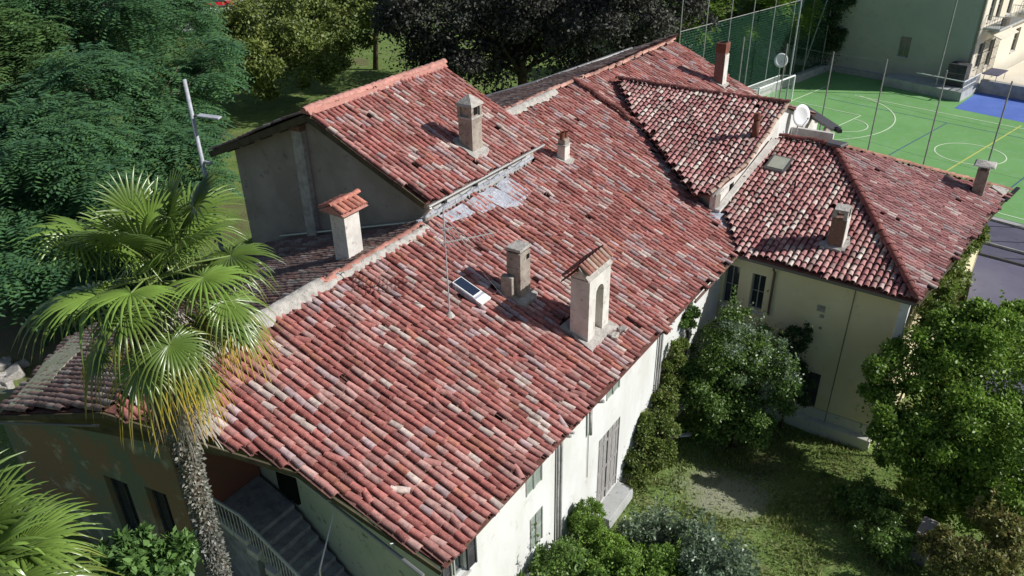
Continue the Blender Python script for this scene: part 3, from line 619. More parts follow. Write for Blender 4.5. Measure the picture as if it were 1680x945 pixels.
wall('far_wall', (-26.1, 25.75), (-20.9, 25.75), 3, (9.62, 11.75), M['gable'], RB.root, inward=-1)
wall('far_wall', (-20.9, 25.75), (-16.25, 25.75), 3, (11.75, 9.66), M['gable'], RB.root, inward=-1)
MB().prism([(-22.3, 18.7), (-21.75, 18.7), (-21.75, 18.95), (-22.3, 18.95)], 11.1, 6).build('buttress', M['mortar'], RB.root, bevel=.03)
MB().box((-22.02, 18.78, 11.15), (.6, .32, .25)).build('brick_head', M['brick'], RB.root, bevel=.02)
MB().beam((-20.9, 18.32, 11.78), (-15.9, 18.42, 9.53), .06, .22).build('bargeboard', M['eaves'], RB.root)
MB().beam((-20.9, 18.32, 11.78), (-27.0, 18.42, 9.27), .06, .26).build('bargeboard', M['eaves'], RB.root)
m = MB()
for t in (.12, .3, .5, .7, .88):
    x = -20.9 - 5.6 * t; m.beam((x, 18.4, rz(-20.9) - .411 * 5.6 * t - .28), (x, 18.94, rz(-20.9) - .411 * 5.6 * t - .28), .12, .14)
    x = -20.9 + 4.5 * t; m.beam((x, 18.4, 11.965 - .449 * 4.5 * t - .26), (x, 18.94, 11.965 - .449 * 4.5 * t - .26), .12, .14)
m.build('purlin_ends', M['eaves'], RB.root)['kind'] = 'stuff'
MB().tube([(-15.72, 18.4, 9.56), (-15.6, 25.5, 9.6)], .055, 8).build('gutter', M['gutter'], RB.root)
MB().tube([(-15.72, 18.5, 9.5), (-16.1, 18.6, 9.1), (-16.1, 18.7, 8.85), (-19.5, 18.78, 7.72), (-24.0, 18.78, 6.25)], .055, 8).build('downpipe', M['gutter'], RB.root)
m = MB()
for y in (19.4, 20.9, 22.6, 24.2): m.tube([(-15.75, y, 9.52), (-15.9, y + .12, 9.25), (-16.2, y + .1, 9.0), (-16.2, y + .45, 8.9)], .013, 5)
m.build('cable', M['gutdark'], RB.root)['kind'] = 'stuff'
m = MB()
for i, y in enumerate(np.arange(18.5, 25.6, .35)): m.box((-16.22, y, 8.92 + .01 * (i % 3)), (.1, .33, .10))
m.build('flashing', M['lead'], RB.root)
RB.finish(290)

# ================================================================ MIDDLE BLOCK
MR = House('middle_block', (-12, 33, 0), 'middle house block whose coarse tiled slope ends above the jagged shadowed valley')
PMI = (7.4, 0, 0, 29, .35)
m1 = MR.roof(PMI, [(-17.45, 35.5), (-15.4, 33.3), (-13.25, 31.35), (-11.35, 29.75), (-10.55, 29.0), (-9.9, 29.15), (-9.2, 31.2), (-9.08, 35.5)], (-.05, -1), 'fine', gaps=((-9.55, 33.0, .16),), pitch=.235, expo=.31, wob=.2, step=.12)
m2 = MR.roof((9.675, 0, 0, 35.5, -.35), [(-17.45, 35.5), (-9.08, 35.5), (-8.7, 42), (-15.5, 42), (-17.6, 37.5)], (0, 1), 'dull')
MR.caps([(-17.5, 35.55, 9.74), (-13.2, 35.5, 9.70), (-9.0, 35.5, 9.74)], m1, 1.5, (.26, .10, .085))
MR.caps([(-9.05, 35.4, 9.68), (-9.2, 31.2, 8.22), (-9.9, 29.2, 7.5)], m1, 1.1, (.42, .30, .24), step=.38, jit=.02)
mh = [(1.3, 1.75, 6.95, 7.4)]
wall('side_wall', (-9.72, 29.35), (-9.3, 35.6), 2, (7.3, 9.55), M['chimw'], MR.root, mh, inward=1)
MB().box((-9.72, 30.85, 7.17), (.05, .5, .5)).build('vent', M['void'], MR.root)
wall('valley_wall', (-12.5, 30.9), (-9.72, 29.35), 2, (7.5, 7.35), M['gable'], MR.root, inward=1)
wall('far_wall', (-16, 42), (-9.2, 42), 0, (7.2, 7.2), M['white'], MR.root, inward=-1)
wall('side_wall', (-9.3, 35.6), (-9.0, 42), 0, (9.5, 7.2), M['white'], MR.root, inward=1)
MB().beam((-9.0, 35.4, 9.55), (-9.82, 29.15, 7.35), .05, .1).build('bargeboard', M['gutter'], MR.root)
MB().prism([(-9.5, 29.35), (-8.9, 34.6), (-9.25, 34.6), (-9.7, 29.35)], lambda x, y: 6.75 + .3 * (y - 29.35), lambda x, y: 6.6 + .3 * (y - 29.35)).build('flashing', M['chimw'], MR.root)
MB().prism([(-10.6, 29.6), (-9.75, 29.3), (-9.3, 29.5), (-9.5, 28.9), (-10.2, 28.75)], 6.62, 6.5).build('valley_flashing', M['lead'], MR.root)
MR.finish(280)

# ================================================================ RIGHT WING
WG = House('right_wing', (-5, 31, -1), 'hipped right wing with glossy coarse tiles and shaded cream wall facing the yard')
PW = (6.0, 0, 0, 27.3, .3); PH = (6.0, -1.5, -.37, 27.2, .0505)
w1 = WG.roof(PW, [(-8.0, 27.45), (-1.5, 27.2), (-6.7, 35.0), (-9.0, 35.0), (-9.5, 34.2), (-9.45, 29.9)], (-.05, -1), 'fine', gaps=((-4.8, 29.1, .45), (-8.4, 33.0, .52), (-7.2, 31.5, .1)), pitch=.228, expo=.33, wob=.15, step=.12)
w2 = WG.roof(PH, [(-1.5, 27.2), (.2, 39.65), (-6.7, 35.0)], (1, .0), 'hip', gaps=((-.95, 37.85, .32),), pitch=.2, expo=.34, wob=.3)
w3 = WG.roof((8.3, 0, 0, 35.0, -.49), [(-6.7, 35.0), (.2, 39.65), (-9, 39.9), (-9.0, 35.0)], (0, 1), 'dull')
WG.caps([(-9.0, 35.0, 8.38), (-6.75, 35.0, 8.38)], w1, 1.5, (.24, .085, .075))
WG.caps([(-6.7, 35.0, 8.40), (-1.5, 27.2, 6.10)], w1, 1.7, (.24, .085, .075), jit=.012, var=.12, step=.4)
WG.caps([(-6.7, 35.05, 8.38), (.2, 39.7, 6.08)], w2, 1.2, (.46, .24, .18), jit=.02)
mw = [(.15, .75, 3.5, 5.3), (1.25, 1.8, 3.6, 5.2), (3.3, 4.5, -.3, 1.55)]
wall('yard_wall', (-8.6, 27.72), (-1.85, 27.6), .0, 5.98, M['cream'], WG.root, [(mw[0]), mw[1], (3.3, 4.5, .0, 1.6)], inward=1)
wall('yard_wall', (-8.6, 27.7), (-1.85, 27.58), -1.6, -.01, M['creamlow'], WG.root, inward=1)
for h in mw[:2]: window(WG.root, (-8.6, 27.72), (-1.85, 27.6), h, 'cross', depth=.18)
m = MB()
for i in range(6): m.box((-4.7 + .03 + i * .2 - .1 + .0, 27.72 + .01 * (i % 2), .8), (.19, .04, 1.58))
m.build('door', M['darkshut'], WG.root)
MB().prism([(-6.0, 27.45), (-1.8, 27.35), (-1.8, 27.575), (-6.0, 27.66)], lambda x, y: -.55 - (y - 27.35) * -.3, -1.6).build('plinth', M['creamlow'], WG.root, bevel=.03)
wall('side_wall', (-1.85, 27.6), (-.25, 39.3), -1.6, (5.9, 5.85), M['cream'], WG.root, inward=1)
wall('far_wall', (-9, 39.6), (-.25, 39.3), -1, (5.9, 5.9), M['cream'], WG.root, inward=-1)
MB().prism([(-2.0, 27.45), (-1.7, 27.45), (-1.7, 27.9), (-2.0, 27.9)], 5.9, 3.6).build('corner_plaster', M['white'], WG.root, bevel=.03)
MB().beam((-7.95, 27.44, 5.86), (-1.5, 27.2, 5.84), .05, .12).build('fascia', M['gutdark'], WG.root)
MB().beam((-1.45, 27.2, 5.84), (.25, 39.65, 5.84), .06, .12).build('fascia', M['eaves'], WG.root)
MB().tube([(-3.55, 27.6, 5.8), (-3.6, 27.6, -.6)], .014, 5).build('cable', M['gutdark'], WG.root)
MB().tube([(-6.5, 27.35, 5.75), (-6.5, 27.6, 5.5), (-6.5, 27.6, 3.6)], .05, 7).build('downpipe', M['copper'], WG.root)
m = MB()
for (x, z, a) in ((-4.75, 4.35, .3), (-4.6, 4.1, .16), (-4.55, 3.6, .12), (-6.1, .9, .14), (-2.9, 1.6, .15)): m.prism([(x, 27.63), (x + a, 27.63), (x + a * .6, 27.68)], z + a * .9, z)
m.build('flaked_plaster', M['chim'], WG.root)['kind'] = 'stuff'
MB().prism([(-6.95, 34.7), (-6.3, 34.6), (-6.1, 35.2), (-6.9, 35.3)], 8.52, 8.36).build('ridge_mortar', M['gutdark'], WG.root, bevel=.05)
MB().prism([(-.5, 38.9), (.0, 38.7), (.18, 39.5), (-.45, 39.35)], lambda x, y: 6.0 - .37 * (x + 1.5) + .0505 * (y - 27.2) + .16, lambda x, y: 6.0 - .37 * (x + 1.5) + .0505 * (y - 27.2) + .02).build('corner_mortar', M['mortar'], WG.root)
MB().beam((.15, 38.6, 5.95), (.5, 40.4, 6.0), .16, .08).build('gutter', M['black'], WG.root)
WG.finish(285)

# ================================================================ ROOFTOP THINGS
def chimney(name, label, base, sx, sy, ztop, mat, group='chimneys on the old roofs', rz=0):
    r = empty(name, base, label, 'chimney', group); bx, by, bz = base
    MB().box((bx, by, (bz - .4 + ztop) / 2), (sx, sy, ztop - bz + .4), rz).build('stack', mat, r, bevel=.015)
    return r
c = chimney('chimney', 'square grey chimney with flat slab top and side stub between roof window and belfry', (-12.1, 18.28, 7.35), .52, .58, 8.98, M['chim'])
MB().box((-12.1, 18.28, 9.1), (.56, .64, .10)).build('cap_slab', M['mortar'], c, bevel=.02)
MB().box((-12.1, 18.28, 9.0), (.4, .44, .12)).build('flue', M['void'], c); MB().box((-11.835, 18.42, 8.78), (.02, .16, .16)).build('vent', M['void'], c)
MB().box((-12.25, 17.9, 7.75), (.42, .22, .9)).build('side_stub', M['chim'], c, bevel=.02)
MB().box((-12.1, 18.28, 8.45), (.56, .62, .04)).build('band', M['chim'], c)
# belfry
b = empty('belfry', (-9.9, 18.7, 6.5), 'white arched roof belfry with a small tiled gable standing near the long eave', 'belfry')
def arch_wall(x, th, y0, y1, z0, z1, oy0, oy1, oz1, mat, parent, name):
    m = MB(); ym = (oy0 + oy1) / 2; rr = (oy1 - oy0) / 2; n = 8
    A = [(oy0, z0)] + [(ym - rr * math.cos(math.pi * k / n), oz1 + rr * math.sin(math.pi * k / n)) for k in range(n + 1)] + [(oy1, z0)]
    for xx in (x, x - th):
        m.quad((xx, y0, z0), (xx, oy0, z0), (xx, oy0, oz1), (xx, y0, oz1)); m.quad((xx, oy1, z0), (xx, y1, z0), (xx, y1, oz1), (xx, oy1, oz1))
        m.quad((xx, y0, oz1), (xx, oy0, oz1), *[(xx, a, z) for a, z in A[2:2 + n // 2]], (xx, ym, z1), (xx, y0, z1))
        m.quad((xx, ym, z1), *[(xx, a, z) for a, z in A[1 + n // 2:n + 1]], (xx, oy1, oz1), (xx, y1, oz1), (xx, y1, z1))
    for (a, z), (a2, z2) in zip(A[:-1], A[1:]): m.quad((x, a, z), (x, a2, z2), (x - th, a2, z2), (x - th, a, z))
    for a in (y0, y1): m.quad((x, a, z0), (x, a, z1), (x - th, a, z1), (x - th, a, z0))
    m.quad((x, y0, z1), (x, y1, z1), (x - th, y1, z1), (x - th, y0, z1)); return m.build(name, mat, parent)
arch_wall(-9.42, .64, 18.02, 19.35, 6.1, 8.74, 18.44, 18.94, 8.1, M['chimw'], b, 'arched_wall')
MB().box((-9.95, 18.69, 7.3), (.06, .52, 2.4)).build('back_panel', M['chim'], b)
MB().add([(-9.45, 18.02, 8.72), (-10.06, 18.02, 8.72), (-9.74, 18.02, 9.08), (-9.45, 19.35, 8.72), (-10.06, 19.35, 8.72), (-9.74, 19.35, 9.08)], [(0, 1, 2), (3, 5, 4), (0, 2, 5, 3), (1, 4, 5, 2)]).build('gable', M['chimw'], b)
MB().add([(-9.74, 17.9, 9.18), (-9.40, 17.9, 8.80), (-9.40, 19.42, 8.80), (-9.74, 19.42, 9.18), (-9.74, 17.9, 9.13), (-9.40, 17.9, 8.75), (-9.40, 19.42, 8.75), (-9.74, 19.42, 9.13)], [(0, 1, 2, 3), (4, 7, 6, 5), (0, 4, 5, 1), (2, 6, 7, 3), (1, 5, 6, 2)]).build('roof_board', M['mortar'], b)
rf = MB().add([(-9.74, 17.9, 9.16), (-10.34, 17.9, 8.58), (-10.34, 19.5, 8.58), (-9.74, 19.5, 9.16), (-9.74, 17.9, 9.10), (-10.34, 17.9, 8.52), (-10.34, 19.5, 8.52), (-9.74, 19.5, 9.10)], [(0, 3, 2, 1), (4, 5, 6, 7), (0, 1, 5, 4), (2, 3, 7, 6), (1, 2, 6, 5)]).build('roof_board', M['under'], b)
def add_tiles(parent, plane_o, side, dn, nu, nv, pitch, expo, cols, k=1.0, name='roof_tile'):
    side, dn = Vector(side).normalized(), Vector(dn).normalized(); nrm = side.cross(dn).normalized()
    if nrm.z < 0: nrm = -nrm
    sd = dn.cross(nrm)
    for i in range(nu):
        for j in range(nv):
            p = Vector(plane_o) + side * (i * pitch) + dn * (j * expo)
            mt = Matrix.Translation(p + nrm * .015) @ (Matrix((sd, dn, nrm)).transposed() @ Matrix.Rotation(rng.normal(0, .03), 3, 'Z') @ Matrix.Rotation(.055, 3, 'X') @ Matrix.Diagonal((k, k, k))).to_4x4()
            o = bpy.data.objects.new(name, TM); COL.objects.link(o); o.parent = parent; o.matrix_local = Matrix.Translation(-root_loc(parent)) @ mt
            o.color = tuple(np.array(cols[rng.integers(0, len(cols))]) * rng.uniform(.85, 1.15)) + (1,)
add_tiles(b, (-9.60, 18.02, 9.09), (0, 1, 0), (.47, 0, -.38), 8, 1, .2, .32, [(.40, .24, .18), (.45, .33, .27), (.35, .17, .13)], .95)
add_tiles(b, (-9.90, 18.02, 9.07), (0, 1, 0), (-.6, 0, -.58), 8, 2, .2, .32, [(.34, .14, .11), (.28, .11, .09)], .95)
for i in range(5):
    pass
m = MB(); rr_ = random.Random(4)
for i in range(9): m.box((-9.25 + rr_.uniform(-.15, .35), 19.2 + rr_.uniform(-.3, .4), mainz(-9.2) + .1), (.25, .2, .06), rr_.uniform(0, 3), ('X', rr_.uniform(-.4, .4)))
tag(m.build('broken_tiles', M['mortar']), 'heap of broken grey tiles and mortar at the foot of the belfry by the eave', 'rubble', kind=None)
MB().prism(rag([(-10.35, 17.95), (-9.2, 17.85), (-9.15, 19.55), (-10.3, 19.5)], .06, 3, 9), lambda x, y: mainz(x) + .16, lambda x, y: mainz(x)).build('mortar_skirt', M['mortar'], b)
# tall chimney on raised block
c = chimney('chimney', 'tall tapering grey chimney with a pyramid cap and arched vent on the raised red roof', (-16.9, 22.45, 10.1), .62, .62, 11.35, M['chim'])
MB().box((-16.9, 22.45, 11.38), (.70, .70, .08)).build('band', M['mortar'], c, bevel=.02)
for i in (-1, 1):
    for j in (-1, 1): MB().box((-16.9 + i * .26, 22.45 + j * .26, 11.6), (.13, .13, .42)).build('lantern_post', M['chim'], c)
MB().box((-16.9, 22.45, 11.58), (.5, .5, .38)).build('lantern_wall', M['chim'], c); MB().box((-16.64, 22.45, 11.6), (.03, .24, .26)).build('vent', M['void'], c)
m = MB(); m.add([(-16.9 + i * .38, 22.45 + j * .38, 11.8) for i, j in ((-1, -1), (1, -1), (1, 1), (-1, 1))] + [(-16.9 + i * .34, 22.45 + j * .34, 11.9) for i, j in ((-1, -1), (1, -1), (1, 1), (-1, 1))] + [(-16.9, 22.45, 12.2)], [(3, 2, 1, 0), (0, 1, 5, 4), (1, 2, 6, 5), (2, 3, 7, 6), (3, 0, 4, 7), (4, 5, 8), (5, 6, 8), (6, 7, 8), (7, 4, 8)]); m.build('cap', M['mortar'], c)
# small white chimney with clay pots
c = chimney('chimney', 'small whitewashed chimney topped by two broken clay pots in the middle of the long roof', (-15.45, 26.8, 8.55), .36, .42, 9.25, M['chimw'])
MB().box((-15.45, 26.8, 9.28), (.46, .52, .07)).build('band', M['mortar'], c, bevel=.02); MB().box((-15.45, 26.8, 9.42), (.34, .4, .22)).build('shoulder', M['chim'], c, bevel=.04)
for j, hh in ((-.13, .32), (.13, .26)): MB().tube([(-15.45, 26.8 + j, 9.5), (-15.45, 26.8 + j * 1.1, 9.5 + hh)], [.09, .115], 10, cap=False).build('clay_pot', M['clay'], c)
# chimney with a tile hat behind ridge
c = chimney('chimney', 'white chimney with a little roof of new red tiles behind the grey ridge mortar', (-17.05, 15.9, 8.4), .62, .66, 10.0, M['chimw'])
m = MB()
for i in (-1, 1):
    for j in (-1, 1): m.box((-17.05 + i * .25, 15.9 + j * .27, 10.08), (.12, .12, .2))
m.build('corner_posts', M['mortar'], c)
hat = MB().add([(-17.05, 15.35, 10.42), (-16.5, 15.35, 10.16), (-16.5, 16.45, 10.16), (-17.05, 16.45, 10.42), (-17.6, 15.35, 10.16), (-17.6, 16.45, 10.16)], [(0, 1, 2, 3), (0, 3, 5, 4), (1, 4, 5, 2), (0, 4, 1), (3, 2, 5)]).build('cap', M['newclay'], c)
for (x, dx) in ((-16.78, 1), (-17.32, -1)):
    add_tiles(hat, (x, 15.45, 10.32), (0, 1, 0), (dx * .9, 0, -.42), 5, 1, .22, .4, [(.52, .22, .16), (.46, .18, .13)], 1.15)
for y in (15.6, 16.05, 16.4):
    add_tiles(hat, (-17.05, y - .02, 10.43), (1, 0, 0), (0, 1, 0), 1, 1, .2, .4, [(.50, .2, .15)], 1.1, 'ridge_tile')
# chimney on upper roof end
c = chimney('chimney', 'slender leaning brick chimney with a terracotta top at the far end of the upper roof', (-14.6, 42.3, 8.25), .5, .62, 10.0, M['brick'])
MB().box((-14.33, 42.3, 9.05), (.03, .6, 1.7)).build('render_face', M['chimw'], c)
MB().box((-14.6, 42.3, 10.25), (.56, .68, .5)).build('terracotta_top', M['clay'], c, bevel=.03); MB().box((-14.6, 42.3, 10.505), (.36, .46, .02)).build('flue', M['void'], c)
# clay vent pipe on middle block
c = empty('clay_vent', (-9.55, 33, 8.8), 'slim round terracotta vent pipe on the middle tiled slope above the skylight', 'vent pipe')
MB().tube([(-9.55, 33, 8.6), (-9.55, 33, 9.6)], [.16, .14], 12).build('pipe', M['clay'], c, smooth=True)
MB().tube([(-9.55, 33, 9.6), (-9.55, 33, 9.66), (-9.55, 33, 9.86)], [.19, .19, .12], 12).build('hood', M['clay'], c); MB().box((-9.40, 33, 9.68), (.05, .12, .1)).build('slot', M['void'], c)
# broken chimney on wing
c = chimney('chimney', 'ruined red brick chimney with a crumbling top on the glossy wing slope', (-4.8, 29.1, 6.5), .52, .62, 7.7, M['brick'])
MB().box((-4.525, 29.1, 7.0), (.03, .6, 1.4)).build('render_face', M['chimw'], c)
m = MB()
for i in (-1, 1):
    for j in (-1, 1): m.box((-4.8 + i * .2, 29.1 + j * .24, 7.85), (.14, .16, .32 + .05 * i))
m.box((-4.8, 29.1, 8.02), (.5, .66, .06), .1); m.build('broken_top', M['mortar'], c)
m = MB().prism([(-5.35, 28.75), (-4.5, 28.6), (-4.45, 28.8), (-5.3, 28.95)], lambda x, y: 6.0 + .3 * (y - 27.3) + .14, lambda x, y: 6.0 + .3 * (y - 27.3) + .05); m.build('flashing', M['mortar'], c)
c = chimney('chimney', 'chimney with a wide thin stone slab hat at the far corner of the hipped wing', (-.95, 37.85, 6.25), .46, .54, 7.45, M['chim'])
for i in (-1, 1):
    for j in (-1, 0, 1): MB().box((-.95 + i * .17, 37.85 + j * .2, 7.55), (.08, .09, .22)).build('lantern_post', M['chim'], c)
MB().add([(-.95 + i * .42, 37.85 + j * .46, 7.66) for i, j in ((-1, -1), (1, -1), (1, 1), (-1, 1))] + [(-.95 + i * .36, 37.85 + j * .4, 7.71) for i, j in ((-1, -1), (1, -1), (1, 1), (-1, 1))] + [(-.95, 37.85, 7.80)], [(3, 2, 1, 0), (0, 1, 5, 4), (1, 2, 6, 5), (2, 3, 7, 6), (3, 0, 4, 7), (4, 5, 8), (5, 6, 8), (6, 7, 8), (7, 4, 8)]).build('cap', M['mortar'], c)
MB().tube([(-7.2, 31.5, 7.2), (-7.2, 31.5, 7.75)], .035, 7).build('x', M['black']); v = bpy.data.objects['x']; v.name = 'vent_stub'; tag(v, 'thin dark vent stub among the wing tiles below the skylight', 'vent pipe')
for nm, cx_, cy_, hx, hy, zf_ in (('a', -12.1, 18.28, .42, .46, lambda x, y: mainz(x)), ('b', -16.9, 22.45, .48, .5, lambda x, y: rz_b(x)), ('c', -15.45, 26.8, .3, .34, lambda x, y: mainz(x)), ('d', -4.8, 29.1, .4, .44, lambda x, y: 6.0 + .3 * (y - 27.3)), ('e', -14.6, 42.3, .38, .46, lambda x, y: mainz(x))):
    par = min((o_ for o_ in COL.objects if o_.get('category') == 'chimney'), key=lambda o_: (o_.location.x - cx_) ** 2 + (o_.location.y - cy_) ** 2)
    MB().prism(rag([(cx_ - hx, cy_ - hy), (cx_ + hx * 1.2, cy_ - hy), (cx_ + hx * 1.1, cy_ + hy), (cx_ - hx, cy_ + hy)], .06, 4, ord(nm)), lambda x, y: zf_(x, y) + .13, lambda x, y: zf_(x, y) - .02).build('mortar_skirt', M['mortar'], par)
# skylight on wing, roof window on main
zf = lambda x, y, d=0: 6.0 + .3 * (y - 27.3) + d
r = empty('skylight', (-8.4, 33, 7.7), 'pale framed skylight let into the glossy coarse tiles of the right wing', 'skylight')
sq = [(-8.85, 32.5), (-7.98, 32.45), (-7.9, 33.45), (-8.78, 33.5)]
MB().prism(sq, lambda x, y: zf(x, y, .16), lambda x, y: zf(x, y, -.05)).build('frame', M['gutdark'], r)
MB().prism([(-8.75, 32.6), (-8.06, 32.56), (-8.0, 33.35), (-8.7, 33.4)], lambda x, y: zf(x, y, .18), lambda x, y: zf(x, y, .165)).build('pane', M['skyglass'], r)
MB().prism([(-8.9, 32.2), (-7.95, 32.15), (-7.97, 32.44), (-8.88, 32.49)], lambda x, y: zf(x, y, .03), lambda x, y: zf(x, y, -.02)).build('flashing', M['copper'], r)
r = empty('roof_window', (-13.1, 16.95, 7.8), 'small white framed dark roof window tilted open beside the aerial mast', 'roof window')
def rot_slab(cx, cy, cz, lx, ly, lz, pitch_, yaw=0):
    R_ = Matrix.Rotation(yaw, 3, 'Z') @ Matrix.Rotation(pitch_, 3, 'Y'); return [Vector((cx, cy, cz)) + R_ @ Vector((i * lx / 2, j * ly / 2, k * lz / 2)) for k in (-1, 1) for j in (-1, 1) for i in (-1, 1)]
BF = [(0, 2, 3, 1), (4, 5, 7, 6), (0, 1, 5, 4), (2, 6, 7, 3), (0, 4, 6, 2), (1, 3, 7, 5)]
MB().add(rot_slab(-13.15, 16.95, 7.97, .86, .46, .05, .35), BF).build('frame', M['dish'], r)
MB().add(rot_slab(-13.15, 16.95, 8.0, .78, .38, .02, .35), BF).build('pane', M['solar'], r)
MB().add(rot_slab(-13.1, 16.95, 7.86, .9, .5, .18, .35), BF).build('curb', M['lead'], r)
MB().add(rot_slab(-12.55, 16.95, 7.72, .26, .5, .07, .35), BF).build('apron', M['dish'], r)
# aerial
r = empty('tv_aerial', (-12.84, 15.64, 7.7), 'tall thin television aerial on a mast in the middle of the main roof', 'aerial')
MB().tube([(-12.84, 15.64, 7.65), (-12.84, 15.64, 11.2)], .02, 7).build('mast', M['galv'], r)
MB().tube([(-12.84, 15.64, 7.7), (-12.84, 15.64, 7.86)], [.16, .05], 10).build('base_collar', M['mortar'], r)
ax = Vector((.55, .83, 0)).normalized(); ay = Vector((-ax.y, ax.x, 0)); ctr = Vector((-12.84, 15.64, 10.15))
MB().beam(ctr - ax * .15, ctr + ax * 1.45, .025, .025).build('boom', M['alu'], r)
for i in range(11): q = ctr + ax * (-.1 + i * .15); MB().beam(q - ay * (.40 - .016 * i), q + ay * (.40 - .016 * i), .016, .014).build('element', M['alu'], r)
ctr2 = ctr + Vector((0, 0, .42))
MB().beam(ctr2 - ax * .1, ctr2 + ax * .3, .025, .025).build('boom', M['alu'], r)
for i in range(4): q = ctr2 + ax * (-.08 + i * .12); MB().beam(q - ay * .42, q + ay * .42, .016, .014).build('element', M['alu'], r)
m = MB()
for d in ((-1.9, .5), (.6, 2.0), (1.6, -1.2)): m.tube([(-12.84, 15.64, 10.6), (-12.84 + d[0], 15.64 + d[1], mainz(-12.84 + d[0]) + .1)], .004, 4)
m.build('guy_wire', M['pipe'], r)
# dishes
def dish(name, c, rad, face, label, h=.9):
    r = empty(name, (c[0], c[1], c[2] - h), label, 'satellite dish', 'satellite dishes'); f = Vector(face).normalized(); s = f.cross(Vector((0, 0, 1))).normalized(); u = s.cross(f); cc = Vector(c)
    V = [cc - f * rad * .18]; F = []; n = 24
    for k, q in enumerate((.33, .66, 1.0)):
        V += [cc + (s * math.cos(2 * math.pi * i / n) * .92 + u * math.sin(2 * math.pi * i / n)) * rad * q - f * rad * .18 * (1 - q * q) for i in range(n)]
    F += [(0, 1 + i, 1 + (i + 1) % n) for i in range(n)]
    for k in range(2): F += [(1 + k * n + i, 1 + (k + 1) * n + i, 1 + (k + 1) * n + (i + 1) % n, 1 + k * n + (i + 1) % n) for i in range(n)]
    o = MB().add(V, F).build('reflector', M['dish'], r, smooth=True); md = o.modifiers.new('t', 'SOLIDIFY'); md.thickness = .02
    MB().tube([cc - f * .15 - Vector((0, 0, h)), cc - f * .15, cc - f * .1], .03, 8).build('mast', M['galv'], r)
    MB().tube([cc - u * rad, cc + f * rad * .9 - u * rad * .25], .014, 6).build('feed_arm', M['galv'], r); MB().tube([cc + f * rad * .85 - u * rad * .25, cc + f * rad * 1.0 - u * rad * .2], .04, 8).build('receiver', M['gutdark'], r)
dish('satellite_dish', (-8.75, 37.2, 8.75), .52, (.75, -.55, .25), 'large white satellite dish on the little terrace behind the wing ridge', 1.1)
dish('satellite_dish', (-16.9, 62.5, 5.1), .55, (.3, -.9, .3), 'smaller round white satellite dish high on a thin mast in front of the goal', 5.0)
# terrace behind the wing ridge
r = empty('roof_terrace', (-8, 38, 6.5), 'small white walled terrace with a dark slab canopy behind the wing ridge', 'terrace')
MB().box((-8.2, 37.6, 7.45), (1.9, .2, 1.2)).build('parapet', M['chimw'], r); MB().box((-8.0, 38.6, 6.9), (.9, .9, 1.3)).build('white_box', M['dish'], r, bevel=.05); MB().box((-9.1, 39.9, 7.0), (.3, 2.2, 1.5)).build('wall', M['chimw'], r)
MB().add([(-10.0, 41.0, 8.0), (-7.55, 38.4, 8.0), (-7.2, 38.8, 8.0), (-9.6, 41.6, 8.0), (-10.0, 41.0, 7.88), (-7.55, 38.4, 7.88), (-7.2, 38.8, 7.88), (-9.6, 41.6, 7.88)], [(0, 1, 2, 3), (4, 7, 6, 5), (0, 4, 5, 1), (1, 5, 6, 2), (2, 6, 7, 3), (3, 7, 4, 0)]).build('canopy', M['gutdark'], r)
MB().box((-7.3, 38.55, 7.92), (.2, .45, .16), .75).build('canopy_end', M['black'], r); MB().box((-8.0, 39.6, 7.0), (.1, 1.2, 1.5)).build('shade_wall', M['gable'], r)

# ================================================================ STAIR AND YARD THINGS
r = empty('stone_stair', (-13, 9, 0), 'dark outdoor stone stair climbing to the doorway under the roof overhang', 'stair')
MB().prism([(-17.0, 9.2), (-15.1, 9.0), (-15.1, 10.62), (-17.0, 10.9)], 3.05, 0).build('landing', M['stone'], r, bevel=.03)
n = 16
for i in range(n):
    x0 = -15.1 + i * .36; z = 2.9 - i * .165; yb = 10.6 - (x0 + 15.1) * .15
    MB().prism([(x0, 9.0 - i * .02), (x0 + .39, 9.0 - i * .02), (x0 + .39, yb - .06), (x0, yb)], z, max(-.1, z - .6)).build('step', M['stone'], r, bevel=.025)
    if i % 2 == 0: MB().prism([(x0, 8.78 - i * .02), (x0 + .48, 8.76 - i * .02), (x0 + .44, 8.99 - i * .02), (x0, 8.99 - i * .02)], z + .03, z - .22).build('step_end', M['edge'], r, bevel=.03)
for i in range(3): MB().prism([(-17.0 + i * .64, 8.98 - i * .05), (-16.38 + i * .64, 8.92 - i * .05), (-16.38 + i * .64, 9.1 - i * .05), (-17.0 + i * .64, 9.18 - i * .05)], 3.12, 2.9).build('edge_slab', M['edge'], r, bevel=.03)
r = empty('stair_railing', (-15, 8.9, 3.0), 'pale iron handrail with thin bars along the dark stone stair behind the palm trunk', 'railing')
rail = [Vector((-17.0, 9.0, 4.0)), Vector((-16.2, 8.9, 4.02)), Vector((-15.3, 8.93, 3.95)), Vector((-13.05, 8.85, 3.0)), Vector((-10.0, 8.7, 1.65))]
MB().tube(rail, .045, 8).build('handrail', M['iron'], r)
m = MB()
for a, b2 in zip(rail[:-1], rail[1:]):
    k = int((b2 - a).length / .14)
    for i in range(k):
        p = a.lerp(b2, i / k); m.tube([p - Vector((0, 0, .88)), p], .011, 5)
m.build('bars', M['iron'], r)
tag(MB().tube([(-11.6, 9.35, 6.1), (-11.15, 8.15, 5.1), (-11.1, 8.0, 2.3)], .022, 7).build('bent_pipe', M['iron']), 'thin bent metal pipe standing over the dark stair', 'pipe')
